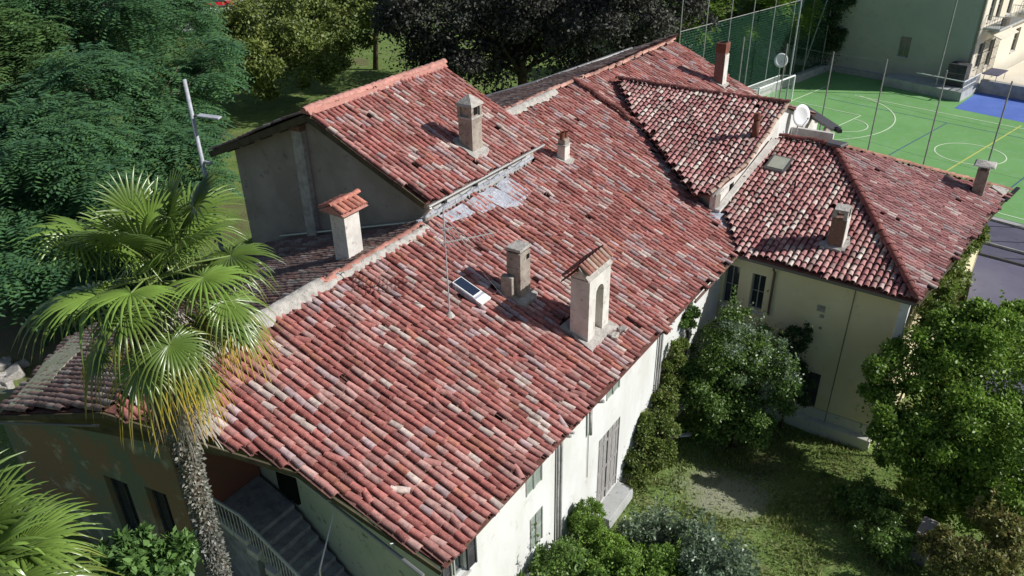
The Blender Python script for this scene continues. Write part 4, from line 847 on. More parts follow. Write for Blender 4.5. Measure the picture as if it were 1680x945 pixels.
# lamp pole
r = empty('lamp_pole', (-29.1, 19.4, 0), 'tall pale metal lamp pole in front of the feathery tree at left', 'lamp pole')
MB().tube([(-29.1, 19.4, 0), (-29.1, 19.4, 11.8)], [.12, .08], 12).build('pole', M['galv'], r, smooth=True)
MB().tube([(-29.1, 19.4, 10.25), (-28.9, 19.5, 10.3)], .05, 8).build('bracket', M['gutdark'], r); MB().add(rot_slab(-28.45, 19.75, 10.25, .95, .34, .09, .1, .45), BF).build('lamp_head', M['galv'], r, bevel=.03)
MB().tube([(-29.0, 19.45, 8.25), (-28.6, 19.5, 8.25)], .07, 8).build('small_lamp', M['galv'], r)
# pale branches, cars
m = MB()
for i in range(16):
    a = rng.uniform(-.5, .9); p = Vector((-61.5 + rng.uniform(-1.5, 1), 55.5 + rng.uniform(-1, 1), .2)); d = Vector((math.cos(a), math.sin(a), rng.uniform(.05, .4))) * rng.uniform(2, 4.5)
    m.tube([p, p + d * .5 + Vector((0, 0, .3)), p + d], [.07, .05, .02], 5)
tag(m.build('fallen_branches', M['deadleaf']), 'pile of bare pale fallen branches on the shaded lawn behind the raised block', 'branches')
def car(loc, rz_, mat, label):
    r = empty('parked_car', loc, label, 'car', 'cars parked beyond the garden'); Rm = Matrix.Rotation(rz_, 3, 'Z'); T = lambda p: Vector(loc) + Rm @ Vector(p)
    prof = [(-2.1, .35), (-2.1, .8), (-1.9, .9), (2.0, .75), (2.15, .6), (2.15, .35)]
    def ext(pr, hw, nm, mt, k=1.0):
        m = MB(); V = [T((x, s * hw * (k if z > 1 else 1), z)) for s in (-1, 1) for x, z in pr]; q = len(pr)
        return m.add(V, [tuple(range(q)), tuple(reversed(range(q, 2 * q)))] + [(i, i + q, (i + 1) % q + q, (i + 1) % q) for i in range(q)]).build(nm, mt, r, bevel=.06)
    ext(prof, .85, 'body', mat); ext([(-1.9, .88), (-1.5, 1.42), (.3, 1.45), (1.1, .85)], .78, 'cabin', M['glass'], .82); ext([(-1.5, 1.43), (-1.3, 1.5), (.2, 1.5), (.3, 1.46)], .66, 'car_roof', mat)
    for x in (-1.35, 1.35):
        for y in (-.82, .82): MB().tube([T((x, y - .1, .33)), T((x, y + .1, .33))], .33, 14).build('wheel', M['tyre'], r)
car((-101.2, 75.5, .03), .9, M['red'], 'bright red car half hidden behind the tree tops in the upper left'); car((-98.5, 70.5, .03), .7, M['dish'], 'pale car just left of the red one, beyond the feathery tree')

# ================================================================ COURT SURROUNDINGS
def net(m, a, b, z0, z1, step=.3, w_=.012):
    a, b = Vector(a), Vector(b); d = (b - a); n_ = int(d.length / step); u = d.normalized() * w_ / 2
    for i in range(n_ + 1):
        p = a + d * i / n_; m.quad(*[(q.x, q.y, z) for q, z in ((p - u, z0), (p + u, z0), (p + u, z1), (p - u, z1))])
    z = z0
    while z <= z1 + .01: m.quad((a.x, a.y, z - w_ / 2), (b.x, b.y, z - w_ / 2), (b.x, b.y, z + w_ / 2), (a.x, a.y, z + w_ / 2)); z += step
r = empty('court_fence', cpt(-19, 0), 'high green net fence with thin posts along the left end of the sports court', 'fence')
fp = [cpt(-18.8, v) for v in (-10, -6.6, -3.2, .2, 3.6, 7, 10.5, 14)]
for p in fp: MB().tube([p, p + Vector((0, 0, 10))], .045, 7).build('post', M['pipe'], r)
m = MB(); net(m, fp[0], fp[-1], .3, 7.5, .2, .007); o = m.build('net', M['net'], r); o['kind'] = 'stuff'
MB().tube([fp[0] + Vector((0, 0, 7.5)), fp[-1] + Vector((0, 0, 7.5))], .03, 6).build('top_rail', M['pipe'], r)
r = empty('court_fence', (-6, 53, 0), 'row of thin grey posts along the near side of the court behind the hipped wing', 'fence')
nf = [Vector(p + (0,)) for p in ((-17.8, 55.7), (-14.6, 55.0), (-11.4, 54.2), (-8.1, 53.8), (-4.6, 52.7), (-1.2, 51.9), (2.2, 51.3), (5.6, 50.6), (9, 49.8))]
for i, p in enumerate(nf): MB().tube([p, p + Vector((0, 0, 8))], .045, 7).build('post', M['pipe'], r)
m = MB()
for a, b2 in zip(nf[:-1], nf[1:]):
    for z in (2.7, 5.3, 7.9): m.tube([a + Vector((0, 0, z)), b2 + Vector((0, 0, z - .04))], .006, 4)
m.build('wires', M['pipe'], r)['kind'] = 'stuff'
# tall floodlight style pole and slim leaning poles
for (x, y, hh, lab, tp) in ((-17.9, 69.6, 14, 'tall pale pole beside the white goal', (0, 0)), (-19.4, 79.5, 13, 'dark pole leaning near the ivy at the far court corner', (2.2, .8)), (-19.7, 77.5, 13, 'thin upright pole left of the leaning one by the far court corner', (0, 0)), (-7.4, 77.9, 13, 'slim pole standing before the shaded apartment wall', (0, 0))):
    tag(MB().tube([(x, y, 0), (x + tp[0], y + tp[1], hh)], .07, 8).build('pole', M['galv'] if 'pale' in lab else M['pipe']), lab, 'pole', 'poles round the sports court')
r = empty('football_goal', cpt(-16.5, 1), 'white framed goal with white net at the left end of the sports court', 'goal')
g0, g1 = cpt(-15.8, -2.6), cpt(-15.8, 3.1); h = Vector((0, 0, 2.3)); bk0, bk1 = cpt(-17.2, -2.6), cpt(-17.2, 3.1)
MB().tube([g0, g0 + h], .07, 8).build('goal_post', M['dish'], r); MB().tube([g1, g1 + h], .07, 8).build('goal_post', M['dish'], r); MB().tube([g0 + h, g1 + h], .07, 8).build('crossbar', M['dish'], r)
MB().tube([g0 + h, bk0 + h * .9, bk0], .035, 6).build('stay', M['dish'], r); MB().tube([g1 + h, bk1 + h * .9, bk1], .035, 6).build('stay', M['dish'], r); MB().tube([bk0 + h * .9, bk1 + h * .9], .035, 6).build('stay', M['dish'], r)
m = MB(); net(m, bk0, bk1, .05, 2.05, .13, .02); net(m, g0, bk0, .05, 2.1, .13, .02); net(m, g1, bk1, .05, 2.1, .13, .02); o = m.build('net', M['netw'], r); o['kind'] = 'stuff'
r = empty('metal_frame', (-28, 75, 0), 'pale metal frame with cross arms at the roof end behind the brick chimney', 'metal frame')
for y in (74.2, 76.0): MB().tube([(-28.5, y, -.5), (-28.3, y, 3.2), (-26.8, y - .5, 3.7)], .07, 8).build('arm', M['galv'], r)
MB().tube([(-28.3, 74.2, 3.1), (-28.3, 76.0, 3.1)], .05, 8).build('crossbar', M['galv'], r); MB().tube([(-26.8, 73.5, 3.7), (-26.8, 76.2, 3.7)], .05, 8).build('crossbar', M['galv'], r)
# apartment block
AP = empty('apartment_block', (-12, 85, 0), 'pale apartment block with a big shaded blank wall and sunlit balconies behind the court', 'building')
B0 = Vector((-5.3, 79.7, 0)); au = -CU; av = CV; W_ = 24
q0 = (B0 + au * W_); ah = [(5.35, 6.35, 2.3, 4.1), (12.5, 13.3, 2.3, 4.0), (5.35, 6.35, 8.0, 9.6)]
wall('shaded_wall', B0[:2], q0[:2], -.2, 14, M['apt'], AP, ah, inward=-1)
for h in ah: window(AP, B0[:2], q0[:2], h, 'plain', inward=-1, depth=.15)
s1 = B0 + av * 26
sh_ = [(1.3, 2.5, 5.9, 8.2), (3.2, 4.4, 5.9, 8.2), (6.0, 7.2, 5.9, 8.2), (1.2, 2.6, 1.9, 4.1), (3.8, 5.2, 1.6, 4.0), (10.5, 12, 1.8, 4), (10.5, 12, 6, 8.2), (16, 17.5, 1.8, 4), (16, 17.5, 6, 8.2)]
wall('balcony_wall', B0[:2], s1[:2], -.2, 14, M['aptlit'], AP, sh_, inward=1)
for h in sh_: window(AP, B0[:2], s1[:2], h, 'cross', inward=1, depth=.2)
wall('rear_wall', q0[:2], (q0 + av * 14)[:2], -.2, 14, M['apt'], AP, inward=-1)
MB().prism([(p.x, p.y) for p in (B0 + au * -.6 - av * .5, s1 - au * .6, s1 + au * 24, q0 - av * .5)], 14.4, 14.02).build('roof', M['conc'], AP)
for (v0, v1, z) in ((.9, 7.6, 5.55), (10, 18, 5.55), (.9, 7.6, 10)):
    c = [B0 + av * v0, B0 + av * v0 - au * 1.3, B0 + av * v1 - au * 1.3, B0 + av * v1]
    bl = MB().prism([(p.x, p.y) for p in c], z, z - .18).build('balcony', M['conc'], AP)
    m = MB(); Z = Vector((0, 0, z))
    for a, b2 in ((c[0], c[1]), (c[1], c[2]), (c[2], c[3])):
        m.beam(a + Z + Vector((0, 0, 1)), b2 + Z + Vector((0, 0, 1)), .05, .05); k = int((b2 - a).length / .18)
        for i in range(k + 1): p = a.lerp(b2, i / k) + Z; m.beam(p, p + Vector((0, 0, 1)), .025, .025)
    m.build('balcony_railing', M['frame'], bl)
    MB().box(c[1] + av * 2.2 + au * .35 + Vector((0, 0, z + .3)), (.4, .9, .6), -.22).build('planter', M['brick'], bl)
m = MB()
for v0 in (1.0, 3.6):
    for k in range(6): p = B0 + av * (v0 + k * .32) - au * .35; m.beam(p + Vector((0, 0, 1.4)), p + Vector((0, 0, 4.4)), .035, .035)
    for z in (1.4, 2.4, 3.4, 4.4): m.beam(B0 + av * v0 - au * .35 + Vector((0, 0, z)), B0 + av * (v0 + 1.6) - au * .35 + Vector((0, 0, z)), .035, .035)
m.build('window_grille', M['black'], AP)
MB().add(rot_slab(*(B0 + av * 3.0 - au * 1.0 + Vector((0, 0, 5.0))), 1.4, 4.4, .06, .35, -.22), BF).build('awning', M['aptlit'], AP)
r = empty('garden_table', B0 - au * 1.8 + av * 2.5, 'grey table standing on the terrace under the lit balconies', 'table')
tc = B0 - au * 1.5 + av * 2.2 + Vector((0, 0, 1.75)); MB().box(tc, (1.3, 2.6, .06), -.22).build('table_top', M['membrane'], r)
for i in (-1, 1):
    for j in (-1, 1): MB().tube([tc + CU * i * .5 + av * j * 1.1, tc + CU * i * .5 + av * j * 1.1 - Vector((0, 0, .75))], .03, 6).build('leg', M['galv'], r)
r = empty('terrace_railing', cpt(-6, 13, .8), 'white metal railing on the end of the concrete platform above the blue court area', 'railing')
ra, rb, rc = cpt(-9.6, 13.3, .8), cpt(-5.45, 12.9, .8), cpt(-5.5, 16.9, .8)
m = MB()
for a, b2 in ((ra, rb), (rb, rc)):
    for z in (.9,): m.beam(a + Vector((0, 0, z)), b2 + Vector((0, 0, z)), .07, .07)
MB_ = m.build('top_rail', M['dish'], r); m = MB(); m.beam(rb + Vector((0, 0, .4)), rc + Vector((0, 0, .4)), .05, .05)
for i in range(22): p = rb.lerp(rc, i / 21); m.beam(p, p + Vector((0, 0, .95)), .035, .035)
m.build('bars', M['dish'], r)
tag(MB().add(rot_slab(*(cpt(-6.7, 14.9, 1.75)), 1.5, 1.2, 1.9, 0, -.22), BF).build('storage_box', M['darkshut'], bevel=.04), 'dark green box standing at the corner of the apartment wall on the platform', 'box')
# low flat roofed shed at right edge
r = empty('low_shed', (1, 40, 0), 'low shed with a flat grey felt roof at the right edge behind the vine', 'shed')
MB().prism([(-.3, 41.3), (12, 39.6), (12, 34.9), (-.1, 36.2)], 2.05, 1.9).build('roof', M['membrane2'], r)  # roof colour carries the bluish shade of this corner
MB().prism([(-.15, 41.1), (11.8, 39.5), (11.8, 35.1), (.05, 36.4)], 1.89, -.5).build('walls', M['gable'], r)
MB().beam((-.3, 41.3, 2.1), (12, 39.6, 2.1), .12, .1).build('upstand', M['gutdark'], r)
tag(MB().beam((-.4, 47.6, .1), (14, 45.0, .1), .08, .12).build('kerb_line', M['kerb']), 'pale thin kerb crossing the grey paved yard at the right edge', 'kerb')

# ================================================================ TREES AND PLANTS
tree('feathery_tree', (-42, 22, 0), [(-52.5, 25.5, 10, 4.5, 4.5, 4), (-49.1, 29.5, 10, 4.5, 4.5, 4), (-41.8, 27.3, 8, 3, 3, 2.6), (-41.1, 20.9, 7, 4.5, 4.5, 3.6), (-40, 16.5, 6, 4.5, 4.5, 3.6), (-36.4, 19.7, 5, 4, 4, 3.2), (-36.8, 14.7, 3, 3.5, 3.5, 2.8), (-37.1, 23.3, 6, 2, 2, 1.8), (-34.1, 16.4, 3, 3, 3, 2.4), (-44, 31, 8.5, 1.8, 1.8, 1.5)],
     19000, .24, L['feather'], 'huge feathery blue-green tree filling the upper left', trunk=.45, clumps=330, sig=.15, aspect=.22, shell=.72, limbs=26, spray=.95)
tree('feathery_tree', (-47, 19, 0), [(-57, 24, 9, 4, 4, 3.4), (-60, 33, 9, 5, 5, 4), (-66, 42, 8, 4.5, 4.5, 4), (-47, 14.5, 7, 4, 4, 3.2), (-49, 22, 9.5, 4, 4, 3), (-54, 36, 8, 3.2, 3.2, 2.6)], 8500, .27, L['feather2'], 'lighter yellow-green feathery tree in the top left corner', trunk=.35, clumps=150, sig=.16, aspect=.24, shell=.7, limbs=10, spray=1.1)
tree('leafy_tree', (-58.6, 47, 0), [(-56.5, 48.3, 7, 5, 5, 4), (-53.7, 52.7, 6, 4, 4, 3), (-55.6, 43.1, 5, 3.5, 3.5, 2.8), (-52.9, 47.1, 4, 3.2, 3.2, 2.4), (-54.5, 43.6, 3, 2.5, 2.5, 1.8), (-57, 53, 8, 4, 4, 3)],
     60000, .32, L['mid'], 'olive green tree with yellowish leaves behind the lamp pole and raised block', trunk=.4, clumps=170, sig=.15, shell=.7, limbs=14)
tree('leafy_tree', (-57, 60, 0), [(-54.7, 58.8, 6.5, 3, 3, 2.5), (-57, 62, 7, 3.5, 3.5, 3)], 16000, .34, L['mid'], 'smaller olive tree at the top edge between the lawn and the dark purple tree', trunk=.3, clumps=70, sig=.15)
tree('purple_tree', (-37, 57, 0), [(-40.8, 50.7, 8, 5, 5, 4), (-36.3, 56.1, 8, 5.5, 5.5, 4), (-29.9, 56.7, 8, 5, 5, 4), (-27.2, 61, 8, 4.5, 4.5, 3.6), (-42.7, 50.4, 5, 3, 3, 2.4), (-38, 53.2, 4, 4, 4, 3), (-32.3, 56.3, 5, 3.5, 3.5, 3), (-46, 60, 7.5, 5, 5, 4)],
     100000, .33, L['purple'], 'broad dark purple-grey copper tree behind the ridge at the top centre', trunk=.5, clumps=230, sig=.15, shell=.7, limbs=14)
tree('court_tree', (-25.5, 76, 0), [(-28.3, 71.5, 6.5, 3.4, 3.4, 3.4), (-24.9, 76.5, 6, 4.5, 4.5, 4), (-22.6, 80.8, 6, 3.4, 3.4, 3), (-24.9, 75, 4, 2.6, 2.6, 2.4)], 5000, .34, L['bright'], 'drooping light green tree behind the green net of the court', trunk=.3, clumps=120, sig=.16, spray=1.2)
tree('ivy_bush', (-18.2, 81.5, 0), [(-18.3, 81.8, 4.5, 1.8, 1.4, 3.2), (-18.6, 81.6, 2, 2.2, 1.6, 2.2), (-17.6, 81.4, 6.8, 1.2, 1.0, 1.6)], 14000, .22, L['dark'], 'dark ivy mound climbing the shaded apartment wall', 'ivy', trunk=.15, clumps=60, stem='stem')
tree('garden_tree', (-6.3, 24.8, gz(-6.3, 24.8)), [(-7.3, 24.7, 3.2, 1.35, 1.5, 1.2), (-6, 25.2, 3, 1.5, 1.5, 1.3), (-7.0, 23.7, 2, 1.4, 1.4, 1.3), (-6, 24.3, 1.6, 1.4, 1.4, 1.2), (-7, 24.8, 4.3, .6, .6, .9), (-7.7, 23.8, 3.0, .7, 1, .8), (-5.2, 25.6, 1.6, .9, .9, .9), (-6.9, 24.0, .6, 1.1, 1.1, .9), (-6.0, 24.6, .5, 1, 1, .8)],
     46000, .125, L['shrub'], 'rounded green garden tree in the shaded corner between white wall and wing', trunk=.12, clumps=150, sig=.16, shell=.75, spikes=10)
tree('silver_sprigs', (-6.5, 24.6, 0), [(-6.4, 24.5, 3.6, 1.5, 1.3, 1.1), (-5.3, 24.9, 2.4, .9, .9, 1.1)], 2600, .11, L['silver'], 'pale silvery flowering sprays growing through the rounded garden tree', 'shrub', trunk=.04, clumps=60, sig=.12, stem='stem', spikes=16, zmin=.4)
tree('dark_shrub', (-5.1, 27.0, -1), [(-5.35, 27.1, 2.9, .45, .35, .9), (-5.1, 27.0, 2, .65, .5, .7), (-4.75, 26.8, 1.2, .6, .5, .6), (-4.9, 27.1, 3.4, .2, .2, .7)], 9000, .11, L['dark'], 'dark pointed shrub against the cream wing wall beside the dark door', 'shrub', trunk=.06, clumps=50, stem='stem')
WPTS = [(.1, 27.8, 4.7, 1.5), (-1.2, 26.2, 3.8, 1.2), (1.2, 27.3, 4.2, 1.9), (-.7, 24.1, 2.6, 1.15), (1.1, 25.5, 2.8, 1.8), (2.5, 25.3, 2.8, 1.7), (.6, 24.6, 1.5, 1.3), (2.5, 24.8, 1.0, 1.3), (-1.5, 25.3, 2.8, .8), (1.5, 30.0, 4.4, 1.2), (-.9, 25.2, 1.2, .9), (.4, 24.6, .4, 1.1), (1.8, 24.2, .3, 1.1), (1.0, 25.2, 1.4, 1.3), (.3, 28.0, 5.1, 1.1)]
WALNUT = [(q[0], q[1], q[2], q[3], q[3], q[3] * .8) for q in WPTS]
tree('walnut_tree', (1.4, 26.6, gz(1.4, 26.6)), WALNUT,
     98000, .15, L['bright'], 'large bright green tree in front of the wing corner at the right', trunk=.16, clumps=330, sig=.16, shell=.72, limbs=18, spikes=6)
tree('vine', (-1.4, 28.5, -1), [(-.9, 31, 4.6, .35, 2.2, 1.0), (-.7, 33.5, 5.0, .25, 1.6, .7), (-1.1, 29, 5.1, .5, 1.0, .7), (-.4, 36, 5.2, .2, 1.2, .5)], 9000, .15, L['vine'], 'yellow-green vine climbing the right eave of the wing above the grey shed', 'vine', trunk=.05, clumps=80, stem='stem')
tree('ivy_hedge', (-8.3, 20.8, 0), [(-8.35, 22.8, 3.5, .35, .65, .9), (-8.25, 22.1, 2.5, .45, .7, .95), (-8.1, 21.3, 1.8, .55, .8, 1.1), (-8.0, 20.4, 1.1, .6, .8, 1.1), (-8.1, 19.7, .6, .45, .5, .7)], 34000, .11, L['hedge'], 'tapering ivy hedge growing up the white wall beside the plank door', 'hedge', trunk=.08, clumps=130, sig=.13, stem='stem')
tree('ivy_tuft', (-8.45, 24.2, 3), [(-8.45, 24.2, 4.6, .2, .5, .6)], 2500, .10, L['shrub'], 'small ivy tuft on the white wall just below the long eave', 'ivy', trunk=.03, clumps=20, stem='stem', zmin=3.5)
tree('round_thuja', (-8.0, 15.75, 0), [(-8.0, 15.8, 1.75, .5, .55, .75), (-7.95, 15.75, .9, .7, .75, .9)], 26000, .085, L['thuja'], 'bright green rounded conifer bush against the foot of the white wall', 'bush', trunk=.07, clumps=150, sig=.1, aspect=.35, stem='stem', shell=.85)
for (bx, by, lobes, n_, mt, lab, lf, sp) in (
    (-7.9, 13.6, [(-7.9, 13.5, 1.7, .8, .9, .9), (-7.9, 12.6, 1.3, .8, .9, .9), (-7.9, 14.3, .8, .8, .8, .8)], 26000, 'shrub', 'dark leafy bush below the lower shuttered window at the wall foot', .11, 8),
    (-6.6, 15.2, [(-6.7, 15.4, .9, .9, .9, .8), (-6.2, 14.9, 1.2, .8, .8, .7), (-6.9, 14.4, 1.1, .9, .9, .8)], 26000, 'thuja', 'soft light green conifer mound at the bottom centre', .10, 4),
    (-5.3, 15.7, [(-5.6, 15.7, 1.0, .9, .9, .8), (-5.0, 16.3, .7, .8, .8, .7)], 18000, 'thuja', 'second feathery light green mound right of centre along the bottom edge', .10, 3),
    (-4.6, 17.0, [(-4.8, 17.1, .9, .9, .8, .8), (-3.8, 16.8, .8, .8, .8, .8), (-4.4, 16.2, 1.0, .8, .8, .8)], 11000, 'silver', 'loose silvery flowering shrub with upright spikes by the shaded lawn', .13, 60),
    (-6.0, 17.6, [(-6.1, 17.4, .5, .8, .8, .6), (-6.8, 16.9, .6, .7, .7, .6)], 8000, 'silver', 'thin silver leaved shrub with tall sprays in front of the door step', .13, 34),
    (2.4, 21.8, [(2.5, 23.1, 1.3, .8, .8, .7), (2.1, 21, 1.1, .9, .9, .7), (1.5, 21.5, .8, .7, .7, .6), (3, 22.1, 1.1, .7, .7, .7)], 16000, 'autumn', 'yellowing bush in the bottom right corner below the big tree', .13, 6),
    (-.6, 22.5, [(-.9, 22.9, .1, .8, .8, .6), (-.2, 21.6, .3, .9, .8, .6), (-1.4, 23.6, -.3, .8, .8, .5)], 11000, 'shrub', 'low green undergrowth at the foot of the large right tree', .12, 6),
    (-14.9, 6.0, [(-14.9, 6.2, 5, .7, .65, .55), (-14.4, 6.7, 5, .55, .5, .45), (-15.4, 5.8, 5, .6, .55, .5), (-14.8, 5.9, 4, .7, .6, .8)], 5600, 'broad', 'broad leaved light green shrub at the left of the palm trunk foot', .24, 0)):
    tree('garden_bush', (bx, by, gz(bx, by)), lobes, n_, lf, L[mt], lab, 'bush', trunk=.05, clumps=110, sig=.14, stem='stem', spikes=sp)
tag(MB().prism([(.5, 22.0), (1.0, 21.9), (1.1, 22.8), (.6, 22.9)], 0.7, -.8).build('gate_pillar', M['gable'], bevel=.03), 'pale grey concrete pillar at the bottom edge left of the yellowing bush', 'pillar')
tag(MB().tube([(-1.55, 27.2, -1.1), (-1.5, 27.25, .35)], .05, 8).build('marker_post', M['dish']), 'short white post at the foot of the wing corner', 'post')
tag(MB().add(rot_slab(-7.95, 23.3, -.1, 1.7, .16, .06, .25, 1.0), BF).build('plank', M['dish']), 'white plank lying in the shade between ivy hedge and garden tree', 'plank')
r = empty('wire_fence', (2.6, 21.4, 0), 'dark green wire fence with leaning posts in the bottom right corner', 'fence')
fpts = [Vector((2.2, 22.3, -.4)), Vector((3.1, 22.0, -.4)), Vector((3.9, 21.6, -.4)), Vector((5.0, 21.2, -.4))]
for p_ in fpts: MB().tube([p_, p_ + Vector((.05, .03, 1.5))], .025, 7).build('post', M['black'], r)
MB().tube([p_ + Vector((0, 0, 1.4)) for p_ in fpts], .015, 6).build('top_wire', M['black'], r)
m = MB()
for a_, b_ in zip(fpts[:-1], fpts[1:]): net(m, a_, b_, -.3, 1.0, .12, .006)
m.build('net', M['net'], r)['kind'] = 'stuff'
m = MB(); q3 = random.Random(5)
for i in range(16): m.box((-34.2 + q3.uniform(-1.6, 1.2), 10.9 + q3.uniform(-1.2, 1.0), .1), (q3.uniform(.3, .9), q3.uniform(.3, .7), q3.uniform(.2, .5)), q3.uniform(0, 3), ('X', q3.uniform(-.4, .4)))
tag(m.build('rubble', M['mortar'], bevel=.05), 'scatter of pale stones on brown soil beyond the low left roof', 'rubble')['kind'] = 'stuff'
# grass tufts in the sunlit yard
g = 34000; gx = rng.uniform(-8.2, 1.5, g); gy = rng.uniform(17, 27.3, g); gzv = np.array([gz(a, b2) for a, b2 in zip(gx, gy)])
dens = np.sin(gx * 2.1 + np.sin(gy * 1.7)) * np.cos(gy * 1.9) + rng.normal(0, .5, g); bare = ((gx + 5.5) ** 2 + (gy - 21.7) ** 2 < 2.6) & (rng.random(g) < .8); kk = (dens > -.4) & ~bare
P_ = np.stack([gx, gy, gzv], 1)[kk]; n_ = len(P_); d = rng.normal(size=(n_, 3)) * .5; d[:, 2] = 1; hh = rng.uniform(.05, .2, n_)[:, None]; s = rng.normal(size=(n_, 3)); s[:, 2] = 0; s *= .02
V = np.stack([P_ - s, P_ + s, P_ + d * hh], 1).reshape(-1, 3); o = np_mesh('grass', V, np.arange(n_ * 3).reshape(-1, 3), L['grass']); tag(o, 'tufts of short grass over the yard lawn', 'grass', kind='stuff')

# ---- palms
def frond(R_root, base, d, petiole, Lb, age, droop, seed):
    "fan leaf: petiole part with a blade of folded leaflets; age 0 young green .. 1 yellow tips"
    r_ = np.random.default_rng(seed); d = Vector(d).normalized(); base = Vector(base)
    side = d.cross(Vector((0, 0, 1))).normalized(); up = side.cross(d).normalized()
    hub = base + d * petiole - Vector((0, 0, droop * petiole * .25))
    d2 = (d - Vector((0, 0, droop * .6))).normalized(); side = d2.cross(Vector((0, 0, 1))).normalized(); up = side.cross(d2).normalized()
    V = []; F = []; C = []; n = 34; span = math.radians(158)
    g0 = np.array([.15, .24, .045]) * r_.uniform(.5, 1.3); g1 = np.array([.07, .15, .025]); 
    for i in range(n):
        t = (i + .5) / n * 2 - 1; a = t * span; Lk = Lb * (1 - .32 * abs(t) ** 2) * r_.uniform(.84, 1.06)
        dirv = d2 * math.cos(a) + side * math.sin(a); perp = (side * math.cos(a) - d2 * math.sin(a)); hw = math.tan(span / n) ; dr = droop * r_.uniform(.7, 1.35) + .10 + (.7 if r_.random() < .06 else 0)
        prof = [(0.02, .02), (.25, .24), (.44, .40), (.60, .29), (.78, .19), (.93, .09), (1.0, .01)]; n0 = len(V); bl = r_.random() < .25
        for q, wq in prof:
            rr = q * Lk; bend = -(q ** 2.2) * Lk * (.10 + dr * .55) + .10 * Lk * math.sin(q * 2.2) * (1 - abs(t)) * .5
            if q > .6: bend -= (q - .6) ** 1.5 * Lk * dr * .9
            c = hub + dirv * rr * (1 - .15 * dr * q * q) + up * (.16 * abs(t) * rr) ; c.z += bend; w2 = wq * Lk * hw
            V += [c - perp * w2 - up * w2 * .55, c + up * w2 * .55, c + perp * w2 - up * w2 * .55]
            k = max(0, (q - .42) / .5) * age * (1.6 if bl else 1.15); k = min(1, k); base_c = g0 if age < .5 else g1 + (g0 - g1) * .5
            yc = np.array([.62, .42, .07]) if not bl else np.array([.34, .22, .12]); cc = base_c * (1 - k) + yc * k
            C += [list(cc) + [1]] * 3
        for k in range(len(prof) - 1):
            b_ = n0 + k * 3; F += [(b_, b_ + 1, b_ + 4, b_ + 3), (b_ + 1, b_ + 2, b_ + 5, b_ + 4)]
    fr_ = np_mesh('frond', np.array(V), np.array(F), L['palm'], R_root, np.array(C))
    m = MB().tube([base, base + d * petiole * .5 + Vector((0, 0, .03)), hub], [.022, .016, .012], 6); o = m.build('petiole', M['petiole'], fr_, smooth=True)
    return fr_
M['petiole'] = plain('petiole_green', (.16, .22, .06), .5)
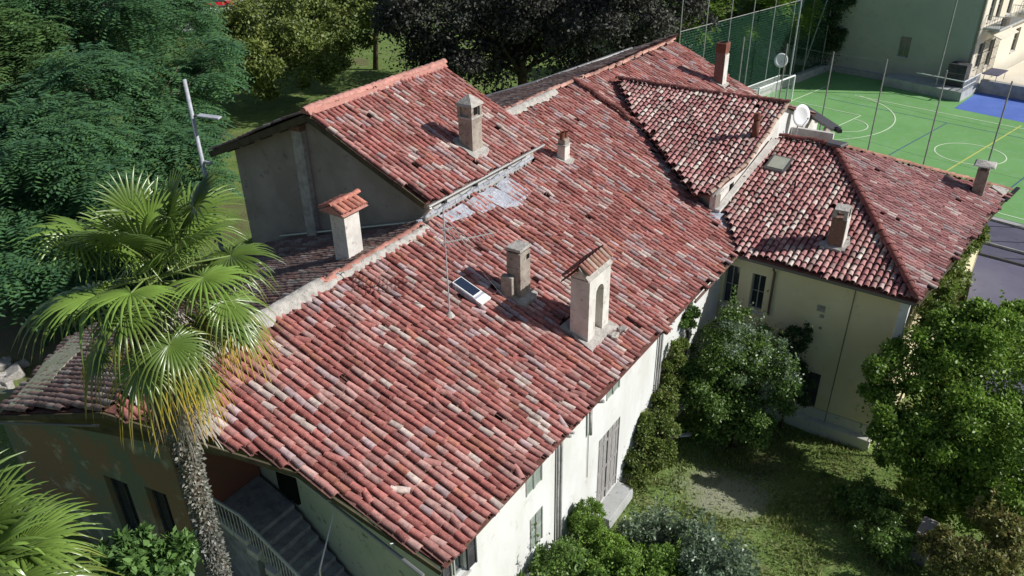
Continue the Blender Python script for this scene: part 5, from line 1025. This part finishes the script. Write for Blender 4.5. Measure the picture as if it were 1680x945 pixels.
def palm(loc, hz, label, fans, trunk_r, seed, trunk=True, lean=0.0):
    x, y, z = loc; r = empty('fan_palm', loc, label, 'palm'); q = np.random.default_rng(seed); lx = lambda zz: lean * (np.maximum(0, zz - hz + 6) / 6) ** 2; top = Vector((x + lean, y, hz))
    if trunk:
        MB().tube([(x + .02 * math.sin(i) + lx(z + (hz - z) * i / 14), y + .02 * math.cos(i * 1.7), z + (hz - .45 - z) * i / 14) for i in range(15)], [trunk_r * (1 + .1 * math.sin(i * 2.1)) * (.55 if i == 14 else 1) for i in range(15)], 14).build('trunk', M['bark'], r, smooth=True)
        n = 9000; a = q.uniform(0, 6.28, n); zz = q.uniform(max(z, hz - 9), hz - 2.1, n); rr = trunk_r * (1.12 + q.normal(0, .1, n)); P_ = np.stack([x + lx(zz) + np.cos(a) * rr, y + np.sin(a) * rr, zz], 1); O_ = np.stack([np.cos(a), np.sin(a), -.2 + 0 * a], 1)
        V, F = leaf_quads(P_, .085, O_, .6); np_mesh('dry_ivy', V, F, L['ivydead'], r)
        n = 2600; a = q.uniform(0, 6.28, n); zz = q.uniform(hz - 2.7, hz - .8, n); P_ = np.stack([x + lx(zz) + np.cos(a) * trunk_r * .9, y + np.sin(a) * trunk_r * .9, zz], 1); dv = np.stack([np.cos(a) * .35, np.sin(a) * .35, -1 + 0 * a], 1) + q.normal(0, .12, (n, 3)); sd = np.stack([-np.sin(a), np.cos(a), 0 * a], 1) * .011; ln = q.uniform(.35, 1.0, n)[:, None]
        V = np.stack([P_ - sd, P_ + sd, P_ + dv * ln + sd * .5, P_ + dv * ln - sd * .5 + np.array([0, 0, -.05])], 1); np_mesh('dead_fibre', V.reshape(-1, 3), np.arange(n * 4).reshape(-1, 4), M['deadleaf'], r)
    for i, (az, el, pt_, Lb, age, dr) in enumerate(fans):
        d = Vector((math.cos(az) * math.cos(el), math.sin(az) * math.cos(el), math.sin(el)))
        frond(r, top - Vector((0, 0, .25 * (1 - math.sin(max(el, -1))))), d, pt_, Lb, age, dr, seed * 100 + i)
    return r
q = np.random.default_rng(11); fans = []
for ring, (k, el, pt_, Lb, age, dr) in enumerate(((6, 1.15, .7, .95, 0, .02), (7, .72, 1.0, .98, 0, .08), (7, .28, 1.15, .95, .0, .25), (8, -.12, 1.15, .90, .1, .5), (8, -.5, 1.1, .84, .6, .8), (7, -.9, 1.05, .76, 1.3, 1.0))):
    for i in range(k): fans.append((i * 2 * math.pi / k + ring * .9 + q.normal(0, .12), el + q.normal(0, .17), pt_ * q.uniform(.75, 1.2), Lb * q.uniform(.9, 1.08), age * q.uniform(.6, 1.1), dr * q.uniform(.8, 1.2)))
palm((-11.25, 5.85, 0), 14.45, 'tall fan palm with a grey ivy-wrapped trunk and yellow hanging lower fans at left', fans, .155, 3, lean=.7)
fans = []
for ring, (k, el, pt_, Lb, age, dr) in enumerate(((5, 1.1, .6, 1.05, 0, .02), (8, .7, .9, 1.15, 0, .1), (9, .3, 1.0, 1.15, 0, .2), (9, -.1, 1.0, 1.1, .1, .35))):
    for i in range(k): fans.append((i * 2 * math.pi / k + ring * .8 + q.normal(0, .1), el + q.normal(0, .08), pt_ * q.uniform(.85, 1.1), Lb * q.uniform(.9, 1.08), age, dr))
palm((-9.9, 1.7, 0), 12.0, 'bright green fan palm cut off by the bottom left corner', fans, .18, 5)
